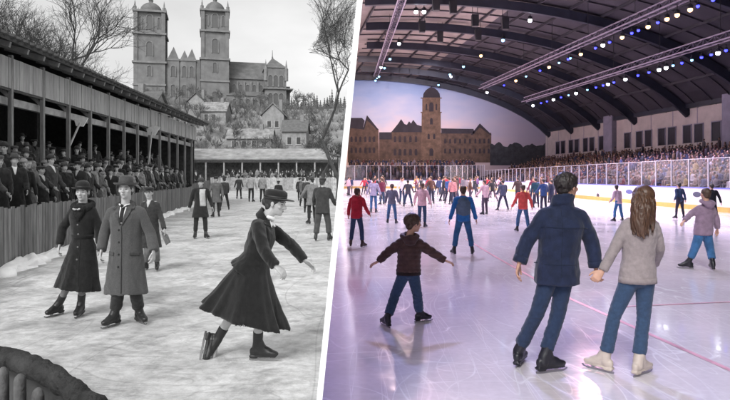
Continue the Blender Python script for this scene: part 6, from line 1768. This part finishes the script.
for (p, rz) in rest:
    a = math.radians(rz + rr.uniform(-25, 25)); ca, sa = math.cos(a), math.sin(a); s = rr.uniform(0.92, 1.08)
    def tp(x, y, z): return V((p.x + (x * ca - y * sa) * s, p.y + (x * sa + y * ca) * s, p.z + z * s))
    sxv = V((ca, sa, 0)) * s; syv = V((-sa, ca, 0)) * s
    cwd.mi = 0; cwd.loft([(tp(0, 0, -0.1), sxv * 0.2, syv * 0.16), (tp(0, 0, 0.4), sxv * 0.23, syv * 0.16), (tp(0, 0, 0.66), sxv * 0.22, syv * 0.13), (tp(0, 0, 0.77), sxv * 0.07, syv * 0.06)], 6)
    cwd.mi = 1; cwd.ell(tp(0, -0.015, 0.89), sxv * 0.08, syv * 0.098, V((0, 0, 0.125)), 6, 5)
    cwd.mi = 2; cwd.ell(tp(0, 0.02, 0.935), sxv * 0.088, syv * 0.098, V((0, 0, 0.1)), 6, 5)
tag(cwd.build('crowd', [cm_, skS, hrS], smooth=True), 'packed crowd filling the far rows of the stands', 'crowd', kind='stuff')

# ---- old rink: walkers and skaters
gw = lambda n, c, **k: cloth(n, c, **k)
far1 = mid(200.5, 238.5, 177, 5, 'hatted man in a dark knee coat with a pale scarf, alone at mid distance', 'long', gw('g_black', 0.018), gw('charcoal_wool', 0.022), hairG, skinG, 'bowler', gw('g_hat', 0.05), boots=bootG, blade=bladeG, p=dict(stance=0.17, armL=(14, 0, 8), armR=(12, 0, 8)), coat=dict(hemscale=0.62, build=1.02), hatup=0.05)
bvt = bvh_of(far1['top'].data); loc = G(200.5, 238.5); m_ = MB(); q = lambda u, v_: P(u, v_, loc.y) - loc
drape(m_, bvt, [q(201, 189), q(206, 189), q(206.3, 206), q(201.5, 206)], (0, 1, 0), 0.012, 5, 8); parts(m_, 'scarf', mat('pale_scarf', 0.4, 0.8), far1['root'])
mid(216, 217, 176, 20, 'man in a grey overcoat right behind the one with the pale scarf', 'long', gw('g_mid', 0.10), gw('charcoal_wool', 0.022), hairG, skinG, 'cap', gw('cap_dark', 0.025), boots=bootG, blade=bladeG, p=dict(stance=0.12), coat=dict(hemscale=0.6), hatup=0.03)
mid(224.5, 210.5, 177, 200, 'dark-coated skater with a stick-like stride farthest of the left trio', 'jacket', gw('g_dark', 0.035), gw('charcoal_wool', 0.022), hairG, skinG, 'cap', gw('cap_dark', 0.025), boots=bootG, blade=bladeG, p=dict(stance=0.3), hatup=0.03)
mid(251, 202, 174, 180, 'skater in a pale jacket, left one of the pair in front of the far fence', 'jacket', gw('g_pale', 0.28), gw('charcoal_wool', 0.022), hairG, skinG, None, None, boots=bootG, blade=bladeG, p=dict(stance=0.12), hmax=1.95)
mid(262.5, 202.5, 174.5, 180, 'skater in a light grey jacket, right one of the pair before the far fence', 'jacket', gw('g_light', 0.2), gw('charcoal_wool', 0.022), hairG, skinG, 'cap', gw('g_hat', 0.05), boots=bootG, blade=bladeG, p=dict(stance=0.2), hmax=1.95)
mid(278.5, 207, 181, 180, 'small dark skater just above the gliding woman\'s hat', 'jacket', gw('g_black', 0.018), gw('charcoal_wool', 0.022), hairG, skinG, 'cap', gw('cap_dark', 0.025), boots=bootG, blade=bladeG, p=dict(stance=0.2))
mid(322.5, 241, 177, 175, 'man in a dark short jacket and cap standing close to the dividing line', 'parka', gw('g_dark', 0.035), gw('g_dark_tr', 0.05), hairG, skinG, 'cap', gw('cap_dark', 0.025), boots=bootG, blade=bladeG, p=dict(stance=0.2, armL=(16, 0, 10), armR=(14, 0, 10)), coat=dict(build=1.08), tro=dict(rad=(0.11, 0.11, 0.085, 0.08)), hatup=0.03)
mid(312, 224, 176, 190, 'man in a light grey coat and bowler right behind the dark-jacketed man', 'long', gw('g_light2', 0.16), gw('charcoal_wool', 0.022), hairG, skinG, 'bowler', gw('g_hat', 0.05), boots=bootG, blade=bladeG, p=dict(stance=0.14), coat=dict(hemscale=0.45), hatup=0.05)
mid(307, 213, 177, 170, 'dark-coated man second in the line receding along the dividing line', 'long', gw('g_dark', 0.035), gw('charcoal_wool', 0.022), hairG, skinG, 'cap', gw('cap_dark', 0.025), boots=bootG, blade=bladeG, p=dict(stance=0.16), coat=dict(hemscale=0.45))
mid(303, 206.5, 178, 185, 'grey-jacketed man third in the line receding along the dividing line', 'jacket', gw('g_mid', 0.10), gw('charcoal_wool', 0.022), hairG, skinG, 'cap', gw('g_hat', 0.05), boots=bootG, blade=bladeG, p=dict(stance=0.2))
mid(299.5, 201, 178, 180, 'black-coated figure farthest in the line receding along the dividing line', 'long', gw('g_black', 0.018), gw('charcoal_wool', 0.022), hairG, skinG, 'cap', gw('cap_dark', 0.025), boots=bootG, blade=bladeG, p=dict(stance=0.18), coat=dict(hemscale=0.5))
mid(239, 199, 176, 180, 'dark skater alone before the far fence, left of the pale pair', 'long', gw('g_dark', 0.035), gw('charcoal_wool', 0.022), hairG, skinG, 'bowler', gw('g_hat', 0.05), boots=bootG, blade=bladeG, p=dict(stance=0.18), coat=dict(hemscale=0.4))

# ---- old rink: spectators behind the fence and at the far side
arch_l = []
for i, (h, hk, hm_, turn, bld, arm) in enumerate(((1.72, 'cap', 0.03, 10, 1.0, (8, 6, 20)), (1.75, 'bowler', 0.035, -15, 1.05, (10, 12, 60)), (1.62, 'cap', 0.08, 25, 0.95, (8, 8, 30)), (1.7, 'fedora', 0.06, 0, 1.05, (7, 10, 70)), (1.58, 'beanie', 0.22, 20, 0.95, (10, 6, 20)), (1.68, 'cap', 0.02, -20, 1.0, (12, 14, 80)))):
    J = pose(h, stance=0.14, armL=arm, armR=(arm[0] + 2, arm[1], arm[2] * 0.8), turn=turn, skate=False)
    r = person((0, 0, 0), 'spectator', J, 'long', gw('spec_coat', 0.05), None, None, hairG, 'short', hk, gw('sp_hat_%d' % i, hm_), None, None, None, 'far', name='spectator', skin4=skinG, skates=False, coat=dict(build=bld, wr=wrinkle(0.012, 9, 7, i)))
    m_ = MB(); drape(m_, bvh_of(r['top'].data), [J['neck'] + V((-0.055, 0, 0.03)), J['neck'] + V((0.055, 0, 0.03)), J['neck'] + V((0.01, 0, -0.16)), J['neck'] + V((-0.01, 0, -0.16))], (0, 1, 0), 0.01, 4, 5)
    parts(m_, 'scarf', mat('pale_scarf', 0.4, 0.8), r['root']); arch_l.append(r['root'])
ctones = [('black', 0.014), ('charcoal', 0.03), ('dark grey', 0.05), ('grey', 0.10), ('light grey', 0.22), ('black', 0.02), ('charcoal', 0.035)]
cmats = [gw('specoat_%d' % i, c, var=0.4, scale=14) for i, (n_, c) in enumerate(ctones)]
rr = random.Random(101); used = [0]
def put(p, yaw, where, grp):
    k = used[0]; src = arch_l[k % 6]; o = src if k < 6 else copy_tree(src); used[0] += 1
    o.location = p; o.rotation_euler.z = math.radians(yaw); o.scale = (rr.uniform(0.9, 1.08),) * 2 + (rr.uniform(0.88, 1.08),)
    ci = rr.randrange(len(cmats))
    for c in o.children:
        b_ = c.name.split('.')[0]
        if b_ == 'overcoat': setmat(c, cmats[ci])
        if b_ == 'scarf': setmat(c, rr.choice([mat('pale_scarf', 0.4, 0.8), cmats[0], cmats[1], mat('shirt_grey', 0.6, 0.8)]))
    hk = ('flat cap', 'bowler hat', 'peaked cap', 'brimmed hat', 'knitted hat', 'dark cap')[k % 6]
    o['label'] = '%s-coated spectator in a %s %s' % (ctones[ci][0], hk, where); o['group'] = '%s-coated spectators in a %s %s' % (ctones[ci][0], hk, grp)


posts_y = [18.9 + 1.9 * k for k in range(-5, 12)]
for off, z, y0, y1, st_, keep in ((-0.62, 0.5, 10.8, 36, 0.52, 0.95), (-1.38, 0.72, 12.5, 36, 0.6, 0.88), (-2.05, 0.95, 14, 35, 0.72, 0.8)):
    y = y0
    while y < y1:
        Yp = y + rr.uniform(-0.1, 0.1); xp = fence_x(Yp) + off + rr.uniform(-0.08, 0.08)
        if rr.random() < keep and not (abs(xp - shed_x(Yp)) < 0.3 and min(abs(Yp - q_) for q_ in posts_y) < 0.35) and xp > shed_x(Yp) - 1.5:
            put(V((xp, Yp, z)), rr.uniform(-5, 95), 'standing in the rows behind the long plank fence', 'in the rows behind the long fence')
        y += st_ * rr.uniform(0.9, 1.1)
y = 15
while y < 38:
    put(V((shed_x(y) - 1.5 + rr.uniform(-0.2, 0.2), y, 1.45)), rr.uniform(40, 85), 'standing on the terrace inside the grandstand', 'inside the grandstand'); y += rr.uniform(0.9, 1.5)
for row, (Yr, z, n_) in enumerate(((78.2, 0.3, 30), (79.2, 0.75, 26), (80.4, 1.1, 22))):
    for i in range(n_):
        xp = fence_x(77) + 1 + (part_x(Yr, 2) - 1.2 - fence_x(77) - 1) * (i + rr.uniform(0.1, 0.9)) / n_
        put(V((xp, Yr, z)), rr.uniform(-30, 35), 'in the crowd beyond the far pale fence', 'in the crowd beyond the far fence')
for i in range(26):       # behind the turning fence left of the far end
    Yp = rr.uniform(38, 74); put(V((fence_x(Yp) - rr.uniform(0.6, 2.4), Yp, 0.5)), rr.uniform(10, 60), 'behind the fence past the end of the grandstand', 'past the grandstand end')

# ------------------------------------------------------------------ arena light (general light of the hanging lamps, then added spots)
for (x, y, z, c, pw) in ((0.6, 52, 16.5, (0.90, 0.86, 1.0), 3200), (4, 47, 16, (0.9, 0.92, 1.0), 3200), (9, 40, 15, (1.0, 0.80, 0.76), 3600), (15, 34, 14, (0.86, 0.78, 0.98), 2600), (7.5, 26, 15, (0.82, 0.76, 1.0), 1700), (1.5, 22, 15, (0.70, 0.70, 1.0), 1700),
                         (17.5, 72, 13.4, (1.0, 0.78, 0.78), 4000), (19.5, 56, 13.4, (1.0, 0.76, 0.80), 4000), (21.5, 42, 13.4, (0.88, 0.74, 0.98), 3800), (10, 66, 15.5, (1.0, 0.80, 0.80), 5600), (2, 78, 16, (1.0, 0.80, 0.84), 5600), (11, 84, 15, (1.0, 0.82, 0.84), 5000), (24.5, 60, 11.3, (0.55, 0.5, 1.0), 2400), (26, 48, 11.3, (0.6, 0.55, 1.0), 2200)):
    spot((x, y, z), c, pw)

for (p_, t_, c_, w_) in (((-0.5, 78, 17), (0.5, 104, 10), (1.0, 0.80, 0.76), 2900), ((9, 80, 16.5), (10, 104, 10), (0.90, 0.84, 0.96), 3000), ((17, 84, 13.4), (22, 104, 11), (0.85, 0.82, 1.0), 1000)):
    spot(p_, c_, w_, 75, 1.0, t_)  # added spots washing the mural; no visible lamp points at it
# added narrow spots tinting the ice in coloured patches; no bulb hangs there
for (p_, t_, c_, w_, a_) in (((3, 32, 15.5), (-0.5, 9.5, 0), (1.0, 0.36, 0.50), 3800, 17), ((1.5, 22, 15), (0.3, 4.9, 0), (0.32, 0.38, 1.0), 4600, 26), ((9, 26, 15), (3.6, 5.4, 0), (0.40, 0.40, 1.0), 4400, 22), ((5, 32, 15.5), (1.5, 7.2, 0), (1.0, 0.82, 0.66), 1200, 13),
                             ((15, 40, 14), (4.4, 15, 0), (1.0, 0.45, 0.55), 4000, 18), ((3, 45, 16), (1.5, 17, 0), (1.0, 0.72, 0.72), 4200, 22), ((18, 46, 13.4), (11, 27, 0), (0.85, 0.55, 1.0), 5000, 26)):
    spot(p_, c_, w_ * 0.33, a_, 1.0, t_, 0.45)
